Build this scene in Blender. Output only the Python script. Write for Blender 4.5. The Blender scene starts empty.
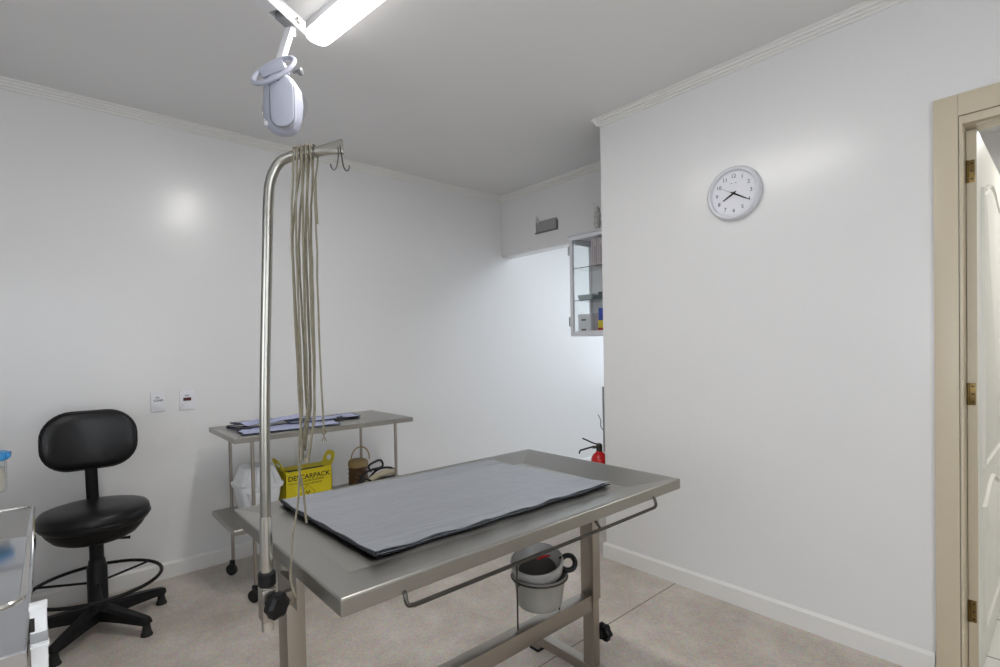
import bpy, bmesh, math, random
from mathutils import Vector, Matrix, noise
PI = math.pi
random.seed(7)
C = bpy.context.scene.collection
S = bpy.context.scene

# ------------------------------------------------------------ camera
def make_camera():
    yaw, pitch, roll = math.radians(41.3987), math.radians(-0.8817), math.radians(-1.0886)
    fw = Vector((math.sin(yaw)*math.cos(pitch), math.cos(yaw)*math.cos(pitch), math.sin(pitch)))
    rt = Vector((math.cos(yaw), -math.sin(yaw), 0)); up = rt.cross(fw)
    R = rt*math.cos(roll)+up*math.sin(roll); U = -rt*math.sin(roll)+up*math.cos(roll)
    cd = bpy.data.cameras.new('camera'); cam = bpy.data.objects.new('camera', cd); C.objects.link(cam)
    m = Matrix((R, U, -fw)).transposed().to_4x4(); m.translation = Vector((0, 0, 1.35))
    cam.matrix_world = m
    cd.sensor_width = 36; cd.sensor_fit = 'HORIZONTAL'; cd.lens = 36*510.337/1000; cd.shift_y = 0.0210
    cd.clip_start = 0.05
    S.camera = cam
make_camera()

# ------------------------------------------------------------ world, lights, exposure
w = bpy.data.worlds.new('sky'); S.world = w; w.use_nodes = True
bg = w.node_tree.nodes['Background']; bg.inputs[0].default_value = (.75, .85, 1, 1); bg.inputs[1].default_value = 1.0
S.view_settings.view_transform = 'Standard'; S.view_settings.look = 'None'
S.view_settings.gamma = 1; S.view_settings.use_curve_mapping = False
S.view_settings.exposure = 1.24
CE = 2.761                                     # ceiling height
YB_WIN = -1.3                                  # wall behind the camera, holds the added fill_window_3
def area(name, loc, rot, sx, sy, power, col):
    l = bpy.data.lights.new(name, 'AREA'); l.shape = 'RECTANGLE'; l.size = sx; l.size_y = sy; l.energy = power; l.color = col
    o = bpy.data.objects.new(name, l); o.location = loc; o.rotation_euler = rot; C.objects.link(o); return o
LAMP_C = (.978, 1.632)                          # middle of the ceiling tube fitting
LAMP_R = math.radians(6.6)
area('left_fill_light', (-1.78, .2, 1.55), (0, -PI/2, 0), 1.1, 1.5, 7, (.96, .98, 1))  # added fill light for the room, set in a made-up window
area('rear_fill_light', (.1, YB_WIN+.12, 1.55), (-PI/2, 0, 0), 1.5, 1.1, 49, (.97, .985, 1))  # added fill that brightens the back wall from behind the camera
area('ceiling_tube_light', (LAMP_C[0], LAMP_C[1], CE-.073), (0, 0, LAMP_R), .10, 1.16, 7.2, (1, .985, .965))
area('passage_tube_light', (4.35, 2.3, CE-.09), (0, 0, 0), 1.2, .12, 11.5, (.82, .91, 1))
area('passage_fill_light', (6.9, 2.4, 1.5), (0, PI/2, 0), 1.5, 1.5, 7, (.80, .90, 1))  # added fill to even out the light along the passage
area('next_room_light', (3.9, -.4, CE-.09), (0, 0, 0), .5, .5, 10, (1, .99, .95))

# ------------------------------------------------------------ materials
def lin(c):
    c = c/255.0
    return c/12.92 if c <= .04045 else ((c+.055)/1.055)**2.4
def rgb(r, g, b): return (lin(r), lin(g), lin(b), 1)
def mat(name, col, rough=.5, metal=0, bump=0, bscale=50, vary=0, vscale=5, spec=.5, emit=None, estr=0, alpha=1, trans=0, coat=0, stretch=None, rvary=0):
    m = bpy.data.materials.new(name); m.use_nodes = True
    nt = m.node_tree; b = nt.nodes['Principled BSDF']
    b.inputs['Base Color'].default_value = col; b.inputs['Roughness'].default_value = rough
    b.inputs['Metallic'].default_value = metal; b.inputs['Specular IOR Level'].default_value = spec
    b.inputs['Alpha'].default_value = alpha; b.inputs['Transmission Weight'].default_value = trans
    b.inputs['Coat Weight'].default_value = coat
    if emit: b.inputs['Emission Color'].default_value = emit; b.inputs['Emission Strength'].default_value = estr
    tc = nt.nodes.new('ShaderNodeTexCoord'); mp = nt.nodes.new('ShaderNodeMapping')
    nt.links.new(tc.outputs['Object'], mp.inputs[0])
    if stretch: mp.inputs['Scale'].default_value = stretch
    if vary:
        n = nt.nodes.new('ShaderNodeTexNoise'); n.inputs['Scale'].default_value = vscale; n.inputs['Detail'].default_value = 6
        mx = nt.nodes.new('ShaderNodeMix'); mx.data_type = 'RGBA'
        mx.inputs[6].default_value = (col[0]*(1-vary), col[1]*(1-vary), col[2]*(1-vary), 1)
        mx.inputs[7].default_value = (min(1, col[0]*(1+vary)), min(1, col[1]*(1+vary)), min(1, col[2]*(1+vary)), 1)
        nt.links.new(mp.outputs[0], n.inputs['Vector']); nt.links.new(n.outputs[0], mx.inputs[0]); nt.links.new(mx.outputs[2], b.inputs['Base Color'])
        if rvary:
            mr = nt.nodes.new('ShaderNodeMapRange'); mr.inputs[3].default_value = rough-rvary; mr.inputs[4].default_value = rough+rvary
            nt.links.new(n.outputs[0], mr.inputs[0]); nt.links.new(mr.outputs[0], b.inputs['Roughness'])
    if bump:
        n2 = nt.nodes.new('ShaderNodeTexNoise'); n2.inputs['Scale'].default_value = bscale; n2.inputs['Detail'].default_value = 4
        bp = nt.nodes.new('ShaderNodeBump'); bp.inputs['Strength'].default_value = bump; bp.inputs['Distance'].default_value = .01
        nt.links.new(mp.outputs[0], n2.inputs['Vector']); nt.links.new(n2.outputs[0], bp.inputs['Height']); nt.links.new(bp.outputs[0], b.inputs['Normal'])
    return m
M = {}
M['wall'] = mat('white_gloss_paint', rgb(224, 223, 222), .24, spec=.5, bump=.012, bscale=9)
M['ceiling'] = mat('ceiling_paint', rgb(228, 227, 226), .8, bump=.02, bscale=30)
M['trim'] = mat('trim_white', rgb(224, 222, 218), .45)
M['cream'] = mat('cream_enamel', rgb(198, 186, 162), .35, bump=.02, bscale=20)
M['creamleaf'] = mat('cream_door_enamel', rgb(226, 224, 214), .35)
M['steel'] = mat('brushed_steel', rgb(166, 164, 158), .33, metal=1, vary=.05, vscale=9, rvary=.02)
M['steelframe'] = mat('satin_steel_tube', rgb(168, 161, 152), .36, metal=1, vary=.12, vscale=9, rvary=.06)
M['chrome'] = mat('chrome', rgb(205, 203, 198), .16, metal=1)
M['worn'] = mat('worn_chrome', rgb(156, 154, 147), .28, metal=1, vary=.06, vscale=12)
M['darkmetal'] = mat('dark_wire', rgb(85, 82, 78), .35, metal=1)
M['blackvinyl'] = mat('black_vinyl', rgb(10, 10, 13), .36, spec=.38, bump=.05, bscale=120)
M['blackplastic'] = mat('black_plastic', rgb(11, 11, 12), .45, spec=.3)
M['whiteplastic'] = mat('white_plastic', rgb(234, 235, 236), .35)
M['lampplastic'] = mat('lavender_white_plastic', rgb(166, 168, 182), .3)
M['whitepaint'] = mat('white_powder_coat', rgb(228, 228, 230), .35)
M['greyplastic'] = mat('grey_plastic', rgb(150, 150, 152), .45)
M['diffuser'] = mat('lit_diffuser', rgb(250, 250, 250), .4, emit=(1, .98, .96, 1), estr=2.6)
M['foil'] = mat('grey_blue_vinyl_pad', rgb(128, 131, 137), .30, vary=.05, vscale=12, bump=.16, bscale=34, spec=.6, stretch=(.5, 1.5, 1))
M['padedge'] = mat('black_edge_binding', rgb(22, 24, 30), .6)
M['rope'] = mat('worn_beige_cord', rgb(126, 119, 101), .85, vary=.35, vscale=60, bump=.4, bscale=300)
M['yellow'] = mat('yellow_card', rgb(226, 206, 20), .55, vary=.04)
M['yellowin'] = mat('yellow_card_inner', rgb(170, 150, 40), .7)
M['ink'] = mat('black_ink', rgb(28, 26, 20), .7)
M['greyink'] = mat('grey_ink', rgb(95, 95, 98), .7)
M['redwin'] = mat('dark_red_socket', rgb(78, 20, 18), .35)
M['brass'] = mat('aged_brass', rgb(118, 98, 60), .35, metal=1, vary=.3, vscale=60)
M['tan'] = mat('tan_wicker', rgb(150, 126, 84), .75, vary=.25, vscale=60, bump=.4, bscale=160)
M['brown'] = mat('brown_leather', rgb(84, 56, 30), .5, vary=.2, vscale=30)
M['strapcream'] = mat('cream_padded_band', rgb(176, 166, 142), .7)
M['blackstrap'] = mat('black_strap', rgb(24, 22, 20), .6)
M['apron'] = mat('periwinkle_cloth', rgb(172, 177, 205), .75, vary=.12, vscale=14, bump=.2, bscale=60)
M['apronedge'] = mat('navy_edging', rgb(24, 26, 46), .7)
M['red'] = mat('red_enamel', rgb(190, 22, 24), .3)
M['blue'] = mat('blue_box', rgb(38, 72, 178), .4)
M['bluelid'] = mat('sky_blue_lid', rgb(48, 142, 205), .35)
M['pink'] = mat('pinkish_box', rgb(196, 184, 186), .6, vary=.15, vscale=90)
M['mauve'] = mat('mauve_card', rgb(158, 150, 156), .6)
M['cardwhite'] = mat('white_card', rgb(222, 222, 226), .6)
M['greendark'] = mat('dark_green_grey_box', rgb(82, 98, 98), .5)
M['palegrey'] = mat('pale_grey_plastic', rgb(176, 186, 188), .4)
M['bag'] = mat('grey_pan_liner', rgb(150, 148, 144), .38, vary=.1, vscale=8)
M['bucket'] = mat('grey_enamel_bucket', rgb(140, 137, 131), .4, vary=.06, vscale=10)
M['inside'] = mat('dark_pan_inside', rgb(80, 77, 74), .5)
M['beads'] = mat('speckled_pellets', rgb(205, 200, 186), .8, vary=.35, vscale=140)
M['rubber'] = mat('black_rubber', rgb(16, 16, 16), .7)
M['clockrim'] = mat('silver_grey_rim', rgb(214, 215, 220), .35)
M['clockface'] = mat('clock_paper', rgb(226, 226, 232), .5)
M['tile'] = mat('pale_marble_tile', rgb(222, 221, 214), .22, vary=.05, vscale=4)
M['grout'] = mat('dark_grout', rgb(88, 86, 82), .9)
M['speckle'] = mat('speckled_grey_white', rgb(190, 190, 186), .6, vary=.75, vscale=70)
M['sign'] = mat('grey_plaque', rgb(150, 150, 148), .5, vary=.25, vscale=130)
M['signdark'] = mat('dark_grey_frame', rgb(98, 100, 100), .5)

def glass(name, tint, rough=.02, alpha=.18):
    m = bpy.data.materials.new(name); m.use_nodes = True; nt = m.node_tree
    nt.nodes.remove(nt.nodes['Principled BSDF']); out = nt.nodes['Material Output']
    tr = nt.nodes.new('ShaderNodeBsdfTransparent'); tr.inputs[0].default_value = tint
    gl = nt.nodes.new('ShaderNodeBsdfGlossy'); gl.inputs['Roughness'].default_value = rough
    lw = nt.nodes.new('ShaderNodeLayerWeight'); lw.inputs[0].default_value = .5
    pw = nt.nodes.new('ShaderNodeMath'); pw.operation = 'POWER'; pw.inputs[1].default_value = 4
    fr = nt.nodes.new('ShaderNodeMath'); fr.operation = 'MULTIPLY_ADD'; fr.inputs[1].default_value = .5; fr.inputs[2].default_value = .02
    nt.links.new(lw.outputs['Facing'], pw.inputs[0]); nt.links.new(pw.outputs[0], fr.inputs[0])
    mx = nt.nodes.new('ShaderNodeMixShader')
    nt.links.new(fr.outputs[0], mx.inputs[0]); nt.links.new(tr.outputs[0], mx.inputs[1]); nt.links.new(gl.outputs[0], mx.inputs[2])
    nt.links.new(mx.outputs[0], out.inputs[0]); return m
M['glass'] = glass('clear_glass', (.975, .985, .985, 1))
M['glassedge'] = mat('green_glass_edge', rgb(70, 82, 80), .2)
M['shield'] = glass('clear_plastic_shield', (.93, .935, .96, 1), .1)

def floor_mat():
    m = bpy.data.materials.new('beige_terrazzo'); m.use_nodes = True; nt = m.node_tree; b = nt.nodes['Principled BSDF']
    tc = nt.nodes.new('ShaderNodeTexCoord')
    n1 = nt.nodes.new('ShaderNodeTexNoise'); n1.inputs['Scale'].default_value = 3.2; n1.inputs['Detail'].default_value = 9; n1.inputs['Roughness'].default_value = .65
    v = nt.nodes.new('ShaderNodeTexVoronoi'); v.inputs['Scale'].default_value = 130
    r1 = nt.nodes.new('ShaderNodeValToRGB'); r1.color_ramp.elements[0].position = .33; r1.color_ramp.elements[1].position = .68
    r1.color_ramp.elements[0].color = rgb(173, 162, 150); r1.color_ramp.elements[1].color = rgb(206, 197, 187)
    mx = nt.nodes.new('ShaderNodeMix'); mx.data_type = 'RGBA'; mx.blend_type = 'OVERLAY'; mx.inputs[0].default_value = .16
    for t in (n1, v): nt.links.new(tc.outputs['Object'], t.inputs['Vector'])
    nt.links.new(n1.outputs[0], r1.inputs[0]); nt.links.new(r1.outputs[0], mx.inputs[6]); nt.links.new(v.outputs['Color'], mx.inputs[7])
    nt.links.new(mx.outputs[2], b.inputs['Base Color']); b.inputs['Roughness'].default_value = .45
    return m
M['floor'] = floor_mat()
M['joint'] = mat('floor_joint', rgb(118, 106, 92), .8)

# ------------------------------------------------------------ mesh builder
class MB:
    def __init__(s): s.v = []; s.f = []
    def add(s, vs, fs):
        o = len(s.v); s.v += [Vector(a) for a in vs]; s.f += [tuple(i+o for i in f) for f in fs]; return s
    def box(s, a, b, bev=0, rot=None, piv=None):
        x0, y0, z0 = [min(a[i], b[i]) for i in range(3)]; x1, y1, z1 = [max(a[i], b[i]) for i in range(3)]
        bm = bmesh.new(); bmesh.ops.create_cube(bm, size=1)
        for v in bm.verts: v.co = Vector(((x0+x1)/2+v.co.x*(x1-x0), (y0+y1)/2+v.co.y*(y1-y0), (z0+z1)/2+v.co.z*(z1-z0)))
        if bev:
            bev = min(bev, .49*min(x1-x0, y1-y0, z1-z0))
            bmesh.ops.bevel(bm, geom=bm.edges[:], offset=bev, segments=2, profile=.6, affect='EDGES')
        if rot is not None:
            p = Vector(piv) if piv is not None else Vector(((x0+x1)/2, (y0+y1)/2, (z0+z1)/2))
            for v in bm.verts: v.co = rot @ (v.co-p)+p
        bm.verts.index_update()
        s.add([v.co.copy() for v in bm.verts], [[v.index for v in f.verts] for f in bm.faces]); bm.free(); return s
    def tube(s, pts, r, n=12, closed=False, cap=True, flat=None):
        pts = [Vector(p) for p in pts]; N = len(pts); rs = r if isinstance(r, (list, tuple)) else [r]*N
        tang = []
        for i in range(N):
            if closed: t = pts[(i+1) % N]-pts[i-1]
            else: t = pts[min(i+1, N-1)]-pts[max(i-1, 0)]
            tang.append(t.normalized())
        u = tang[0].orthogonal().normalized()
        if flat is not None: u = (Vector(flat)-tang[0]*tang[0].dot(Vector(flat))).normalized()
        vs = []
        for i in range(N):
            u = (u-tang[i]*u.dot(tang[i])).normalized(); w_ = tang[i].cross(u)
            rr = rs[i]; ra, rb = rr if isinstance(rr, (tuple, list)) else (rr, rr)
            for k in range(n):
                a = 2*PI*k/n; vs.append(pts[i]+u*ra*math.cos(a)+w_*rb*math.sin(a))
        fs = []
        for i in range(N if closed else N-1):
            j = (i+1) % N
            for k in range(n): fs.append((i*n+k, i*n+(k+1) % n, j*n+(k+1) % n, j*n+k))
        if cap and not closed: fs += [tuple(reversed(range(n))), tuple(range((N-1)*n, N*n))]
        return s.add(vs, fs)
    def lathe(s, prof, c, axis=(0, 0, 1), n=40, sx=1, sy=1):
        a = Vector(axis).normalized(); u = a.orthogonal().normalized() if abs(a.z) < .99 else Vector((1, 0, 0)); w_ = a.cross(u); c = Vector(c)
        vs = []
        for (r, h) in prof:
            for k in range(n):
                t = 2*PI*k/n; vs.append(c+a*h+u*r*sx*math.cos(t)+w_*r*sy*math.sin(t))
        fs = []
        for i in range(len(prof)-1):
            for k in range(n): fs.append((i*n+k, i*n+(k+1) % n, (i+1)*n+(k+1) % n, (i+1)*n+k))
        fs += [tuple(reversed(range(n))), tuple(range((len(prof)-1)*n, len(prof)*n))]
        return s.add(vs, fs)
    def loft(s, rings, closed_loop=True):
        n = len(rings[0]); vs = [p for r in rings for p in r]; fs = []
        for i in range(len(rings)-1):
            for k in range(n if closed_loop else n-1): fs.append((i*n+k, i*n+(k+1) % n, (i+1)*n+(k+1) % n, (i+1)*n+k))
        if closed_loop: fs += [tuple(reversed(range(n))), tuple(range((len(rings)-1)*n, len(rings)*n))]
        return s.add(vs, fs)
    def prism(s, poly, off):           # poly: 3D points, off: extrusion vector
        n = len(poly); vs = [Vector(p) for p in poly]+[Vector(p)+Vector(off) for p in poly]
        return s.add(vs, [tuple(reversed(range(n))), tuple(range(n, 2*n))]+[(i, (i+1) % n, n+(i+1) % n, n+i) for i in range(n)])
    def sheet(s, fn, nu, nv, th=.002):
        top = [[Vector(fn(i/nu, j/nv)) for j in range(nv+1)] for i in range(nu+1)]
        W_ = nv+1; vs = [p for r in top for p in r]; N = len(vs); vs += [p-Vector((0, 0, th)) for p in vs]; fs = []
        for i in range(nu):
            for j in range(nv):
                q = (i*W_+j, (i+1)*W_+j, (i+1)*W_+j+1, i*W_+j+1); fs += [q, tuple(N+a for a in reversed(q))]
        edge = [i*W_ for i in range(nu+1)]+[nu*W_+j for j in range(1, nv+1)]+[i*W_+nv for i in range(nu-1, -1, -1)]+[j for j in range(nv-1, 0, -1)]
        for a in range(len(edge)):
            p, q = edge[a], edge[(a+1) % len(edge)]; fs.append((q, p, N+p, N+q))
        return s.add(vs, fs)

WORLD = {}
def empty(name, loc, rz=0):
    o = bpy.data.objects.new(name, None); o.location = loc; o.rotation_euler = (0, 0, rz); o.empty_display_size = .1; C.objects.link(o)
    WORLD[o.name] = Matrix.Translation(Vector(loc)) @ Matrix.Rotation(rz, 4, 'Z'); return o
def tag(o, label=None, cat=None, group=None, kind=None):
    if label: o['label'] = label
    if cat: o['category'] = cat
    if group: o['group'] = group
    if kind: o['kind'] = kind
    return o
def build(name, mb, m, parent=None, sharp=35, label=None):
    """mesh coordinates are given in world space; moved into the parent's frame"""
    vs = mb.v; base = Matrix()
    if parent is not None: base = WORLD[parent.name]; 
    else:
        lo = Vector([min(v[i] for v in vs) for i in range(3)]); hi = Vector([max(v[i] for v in vs) for i in range(3)])
        base = Matrix.Translation(Vector(((lo.x+hi.x)/2, (lo.y+hi.y)/2, lo.z)))
    inv = base.inverted()
    me = bpy.data.meshes.new(name); me.from_pydata([inv @ v for v in vs], [], mb.f); me.validate()
    bm = bmesh.new(); bm.from_mesh(me); bmesh.ops.recalc_face_normals(bm, faces=bm.faces); bm.to_mesh(me); bm.free()
    me.polygons.foreach_set('use_smooth', [True]*len(me.polygons)); me.set_sharp_from_angle(angle=math.radians(sharp))
    me.materials.append(m); o = bpy.data.objects.new(name, me); C.objects.link(o)
    if parent is not None: o.parent = parent; WORLD[o.name] = base
    else: o.matrix_world = base; o.location = base.translation; WORLD[o.name] = base
    if label: o['label'] = label
    return o
def struct(name, mb, m, parent=None, label=None):
    o = build(name, mb, m, parent)
    if parent is None: o['kind'] = 'structure'
    if label: o['label'] = label
    return o
def text(name, body, size, m, parent, origin, right, up, extrude=.0004, center=True, bold=0):
    """lettering as a mesh standing on its surface"""
    cu = bpy.data.curves.new(name, 'FONT'); cu.body = body; cu.size = size; cu.extrude = extrude; cu.offset = bold
    cu.align_x = 'CENTER' if center else 'LEFT'; cu.align_y = 'CENTER'
    t = bpy.data.objects.new(name, cu); C.objects.link(t); dg = bpy.context.evaluated_depsgraph_get()
    me = bpy.data.meshes.new_from_object(t.evaluated_get(dg)); bpy.data.objects.remove(t)
    r = Vector(right).normalized(); u = Vector(up).normalized(); n = r.cross(u)
    mb = MB(); o = Vector(origin)
    mb.add([o+r*v.co.x+u*v.co.y+n*v.co.z for v in me.vertices], [tuple(p.vertices) for p in me.polygons])
    bpy.data.meshes.remove(me)
    return build(name, mb, m, parent)
def copy_tree(o, parent=None):
    c = o.copy(); C.objects.link(c); c.parent = parent
    for ch in list(o.children): copy_tree(ch, c)
    return c
def arc(c, u, v, r0, r1, a0, a1, n):
    c = Vector(c); u = Vector(u); v = Vector(v)
    return [c+u*r0*math.cos(a0+(a1-a0)*i/n)+v*r1*math.sin(a0+(a1-a0)*i/n) for i in range(n+1)]
def smooth(pts, n=5):
    P = [Vector(p) for p in pts]; out = []
    for i in range(len(P)-1):
        a = P[max(i-1, 0)]; b = P[i]; c = P[i+1]; d = P[min(i+2, len(P)-1)]
        for k in range(n):
            t = k/n; out.append(.5*((2*b)+(c-a)*t+(2*a-5*b+4*c-d)*t*t+(3*b-a-3*c+d)*t**3))
    out.append(P[-1]); return out
def rrect(cx, cy, hx, hy, r, n=6):
    """rounded rectangle outline in 2D"""
    pts = []
    for (sx, sy, a) in ((1, 1, 0), (-1, 1, PI/2), (-1, -1, PI), (1, -1, 3*PI/2)):
        for k in range(n+1):
            t = a+PI/2*k/n; pts.append((cx+sx*(hx-r)+r*math.cos(t), cy+sy*(hy-r)+r*math.sin(t)))
    return pts

# ------------------------------------------------------------ room
D, W, W2 = 3.63, 2.622, 3.245
XL, YB = -1.9, -1.3                              # walls behind the camera's left and back
YE = 1.985                                       # free end of the right wall
XP = 7.0                                         # far wall of the passage
struct('floor', MB().box((XL-.1, YB-.1, -.1), (W+.1, D+.1, 0)).box((W+.1, 1.2, -.1), (XP+.1, D+.1, 0)), M['floor'])
struct('ceiling', MB().box((XL-.1, YB-.1, CE), (XP+1.2, D+.1, CE+.1)), M['ceiling'])
struct('wall_back', MB().box((XL-.1, D, -.1), (XP+.1, D+.12, CE)), M['wall'])
# wall with the doorway
DY0, DY1, DZ = -.62, .30, 2.19                   # opening
struct('wall_right', MB().box((W, DY1, 0), (W+.12, YE, CE)).box((W, DY0, DZ), (W+.12, DY1, CE)).box((W, YB, 0), (W+.12, DY0, CE)), M['wall'])
struct('wall_alcove', MB().box((W2, 1.2, 0), (W2+.12, 2.44, CE)).box((W2, 2.44, 2.195), (W2+.12, D, CE)), M['wall'])
struct('wall_alcove_end', MB().box((W+.12, 1.2, 0), (W2+.12, 1.3, CE)), M['wall'])
struct('wall_passage', MB().box((XP, 1.1, 0), (XP+.1, 1.6, CE)).box((XP, 3.2, 0), (XP+.1, D, CE)).box((XP, 1.6, 0), (XP+.1, 3.2, .7)).box((XP, 1.6, 2.3), (XP+.1, 3.2, CE)), M['wall'])
struct('fill_window_2', MB().box((XP+.02, 1.6, .7), (XP+.07, 1.65, 2.3)).box((XP+.02, 3.15, .7), (XP+.07, 3.2, 2.3)).box((XP+.02, 1.6, .7), (XP+.07, 3.2, .75)).box((XP+.02, 1.6, 2.25), (XP+.07, 3.2, 2.3)).box((XP+.025, 2.38, .7), (XP+.065, 2.42, 2.3)), M['trim'])  # unseen window frame, added around the passage fill light
struct('wall_partition', MB().box((W2+.12, 1.1, 0), (XP+1.2, 1.2, CE)), M['wall'])
wy0, wy1, wz0, wz1 = -.6, 1.0, .95, 2.15
struct('wall_left', MB().box((XL-.1, YB, 0), (XL, wy0, CE)).box((XL-.1, wy1, 0), (XL, D, CE)).box((XL-.1, wy0, 0), (XL, wy1, wz0)).box((XL-.1, wy0, wz1), (XL, wy1, CE)), M['wall'])
struct('wall_front', MB().box((XL-.1, YB-.1, 0), (-.7, YB, CE)).box((.9, YB-.1, 0), (XP+1.2, YB, CE)).box((-.7, YB-.1, 0), (.9, YB, .95)).box((-.7, YB-.1, 2.15), (.9, YB, CE)), M['wall'])
w3 = struct('fill_window_3', MB().box((-.7, YB-.08, .95), (-.65, YB-.03, 2.15)).box((.85, YB-.08, .95), (.9, YB-.03, 2.15)).box((-.7, YB-.08, .95), (.9, YB-.03, 1.0)).box((-.7, YB-.08, 2.10), (.9, YB-.03, 2.15)).box((.08, YB-.075, .95), (.12, YB-.035, 2.15)), M['trim'])  # unseen window, added to go with the rear fill light
build('pane', MB().box((-.65, YB-.058, 1.0), (.85, YB-.052, 2.10)), M['glass'], w3)
fr = struct('fill_window_1', MB().box((XL-.08, wy0, wz0), (XL-.03, wy0+.05, wz1)).box((XL-.08, wy1-.05, wz0), (XL-.03, wy1, wz1)).box((XL-.08, wy0, wz0), (XL-.03, wy1, wz0+.05)).box((XL-.08, wy0, wz1-.05), (XL-.03, wy1, wz1)).box((XL-.075, .18, wz0), (XL-.035, .22, wz1)), M['trim'])  # unseen window, added to go with the left fill light
build('pane', MB().box((XL-.058, wy0+.05, wz0+.05), (XL-.052, wy1-.05, wz1-.05)), M['glass'], fr)
# cornices: three-fillet moulding
def cornice(name, p, q, inward):
    p = Vector(p); q = Vector(q); i = Vector(inward)
    prof = [(0, 0), (.040, 0), (.040, -.008), (.030, -.012), (.026, -.022), (.017, -.024), (.015, -.034), (.007, -.037), (.006, -.048), (0, -.05)]
    rings = [[b+i*a+Vector((0, 0, CE+h)) for (a, h) in prof] for b in (p, q)]
    o = struct(name, MB().loft(rings), M['trim']); o.data.set_sharp_from_angle(angle=math.radians(12)); return o
cornice('trim_1', (XL, D, 0), (W2, D, 0), (0, -1, 0))
cornice('trim_2', (W, YB, 0), (W, YE, 0), (-1, 0, 0))
cornice('trim_3', (W2, 1.3, 0), (W2, D, 0), (-1, 0, 0))
cornice('trim_4', (W-.04, YE, 0), (W+.12, YE, 0), (0, 1, 0))
def skirting(name, p, q, inward, h=.095):
    p = Vector(p); q = Vector(q); i = Vector(inward)
    prof = [(0, 0), (.016, 0), (.016, h-.012), (.010, h-.004), (.006, h), (0, h)]
    rings = [[b+i*a+Vector((0, 0, z)) for (a, z) in prof] for b in (p, q)]
    return struct(name, MB().loft(rings), M['trim'])
skirting('baseboard_back', (XL, D, 0), (XP, D, 0), (0, -1, 0))
skirting('baseboard_right', (W, .38, 0), (W, YE+.016, 0), (-1, 0, 0))
skirting('baseboard_end', (W+.0005, YE, 0), (W+.12, YE, 0), (0, 1, 0))
# floor joints (thin inlaid strips)
jb = MB()
for yy in (1.503,): jb.box((XL, yy-.0025, -.002), (W, yy+.0025, .0006))
struct('trim_5', jb, M['joint'])
# next room: pale tiles with dark grout
tb = MB().box((W+.1, YB, -.1), (XP+1.2, 1.1, 0))
struct('floor_next_room', tb, M['tile'])
gb = MB()
for k in range(1, 7): gb.box((2.947+(k-1)*.42-.0025, YB, -.001), (2.947+(k-1)*.42+.0025, 1.1, .0008))
for k in range(7): gb.box((W+.12, -1.2+k*.42+.13-.0025, -.001), (XP, -1.2+k*.42+.13+.0025, .0008))
struct('trim_6', gb, M['grout'])
struct('wall_next_room', MB().box((4.9, YB, 0), (5.0, 1.1, CE)), M['wall'])

# door 1: casing, jamb, leaf standing open into the next room
dr = empty('door_1', (W, DY1, 0)); dr['kind'] = 'structure'
cas = MB()
def casing(x0, x1):
    cas.box((x0, DY1+.002, 0), (x1, .375, DZ+.085), .003).box((x0, DY0-.085, 0), (x1, DY0-.002, DZ+.085), .003).box((x0, DY0-.002, DZ+.002), (x1, DY1+.002, DZ+.085), .003)
casing(W-.018, W)
casing(W+.12, W+.138)
build('casing', cas, M['cream'], dr)
jm = MB().box((W-.012, DY1-.009, 0), (W+.125, DY1, DZ)).box((W-.012, DY0-.012, 0), (W+.125, DY0+.022, DZ)).box((W-.012, DY0, DZ-.03), (W+.125, DY1-.009, DZ))
jm.box((W+.02, DY0, DZ-.038), (W+.05, DY1-.045, DZ-.03))
build('jamb', jm, M['cream'], dr)
LX0, LX1, LY0, LY1 = W+.075, W+.075+.86, .258, .2895
leaf = build('door_leaf', MB().box((LX0, LY0, .008), (LX1, LY1, 2.155), .002), M['creamleaf'], dr)
build('edge_strip', MB().box((LX0-.001, LY0+.002, .01), (LX0+.004, LY1-.0005, 2.153)), M['cream'], leaf, label='darker cream hinge edge')
def arch_panel(z0, z1, x0, x1, y, d):
    mbp = MB(); cx = (x0+x1)/2; hw = (x1-x0)/2
    def outline(o):
        pts = [(x0+o, z0+o), (x1-o, z0+o), (x1-o, z1-.07-o*.3)]
        for k in range(1, 16):
            t = k/16; xx = x1-o-t*2*(hw-o); zz = z1-.07+.07*(.5-.5*math.cos(2*PI*t))-o*(.3+.4*math.sin(PI*t)); pts.append((xx, zz))
        pts.append((x0+o, z1-.07-o*.3)); return pts
    rings = []
    for (o, h) in ((0, 0), (.004, .011), (.014, .013), (.022, .005), (.034, .003), (.05, .010)):
        rings.append([Vector((a, y-h*d, b)) for a, b in outline(o)])
    mbp.loft(rings); return mbp
for (z0, z1) in ((.82, 2.02), (.16, .74)):
    build('raised_panel', arch_panel(z0, z1, LX0+.10, LX1-.10, LY0, 1), M['creamleaf'], leaf)
for z in (1.995, 1.13, .275):
    hb = MB().box((LX0-.005, LY0+.007, z-.043), (LX0, LY1, z+.043), .001)
    hb.tube([(LX0-.007, LY1-.003, z-.043), (LX0-.007, LY1-.003, z+.043)], .004, 10)
    hg = build('hinge', hb, M['brass'], dr, label='aged brass hinge')
    for dz in (-.03, 0, .03): build('screw', MB().lathe([(.0045, 0), (.0035, .0015)], (LX0-.004, LY0+.015, z+dz), (-1, 0, 0), 10), M['ink'], hg)
hn = MB().lathe([(.025, 0), (.025, .004), (.01, .008), (.01, .04)], (LX1-.07, LY0, 1.05), (0, -1, 0), 20).tube([(LX1-.07, LY0-.04, 1.05), (LX1-.18, LY0-.045, 1.05)], .009, 10)
build('handle', hn, M['brass'], dr)

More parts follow.
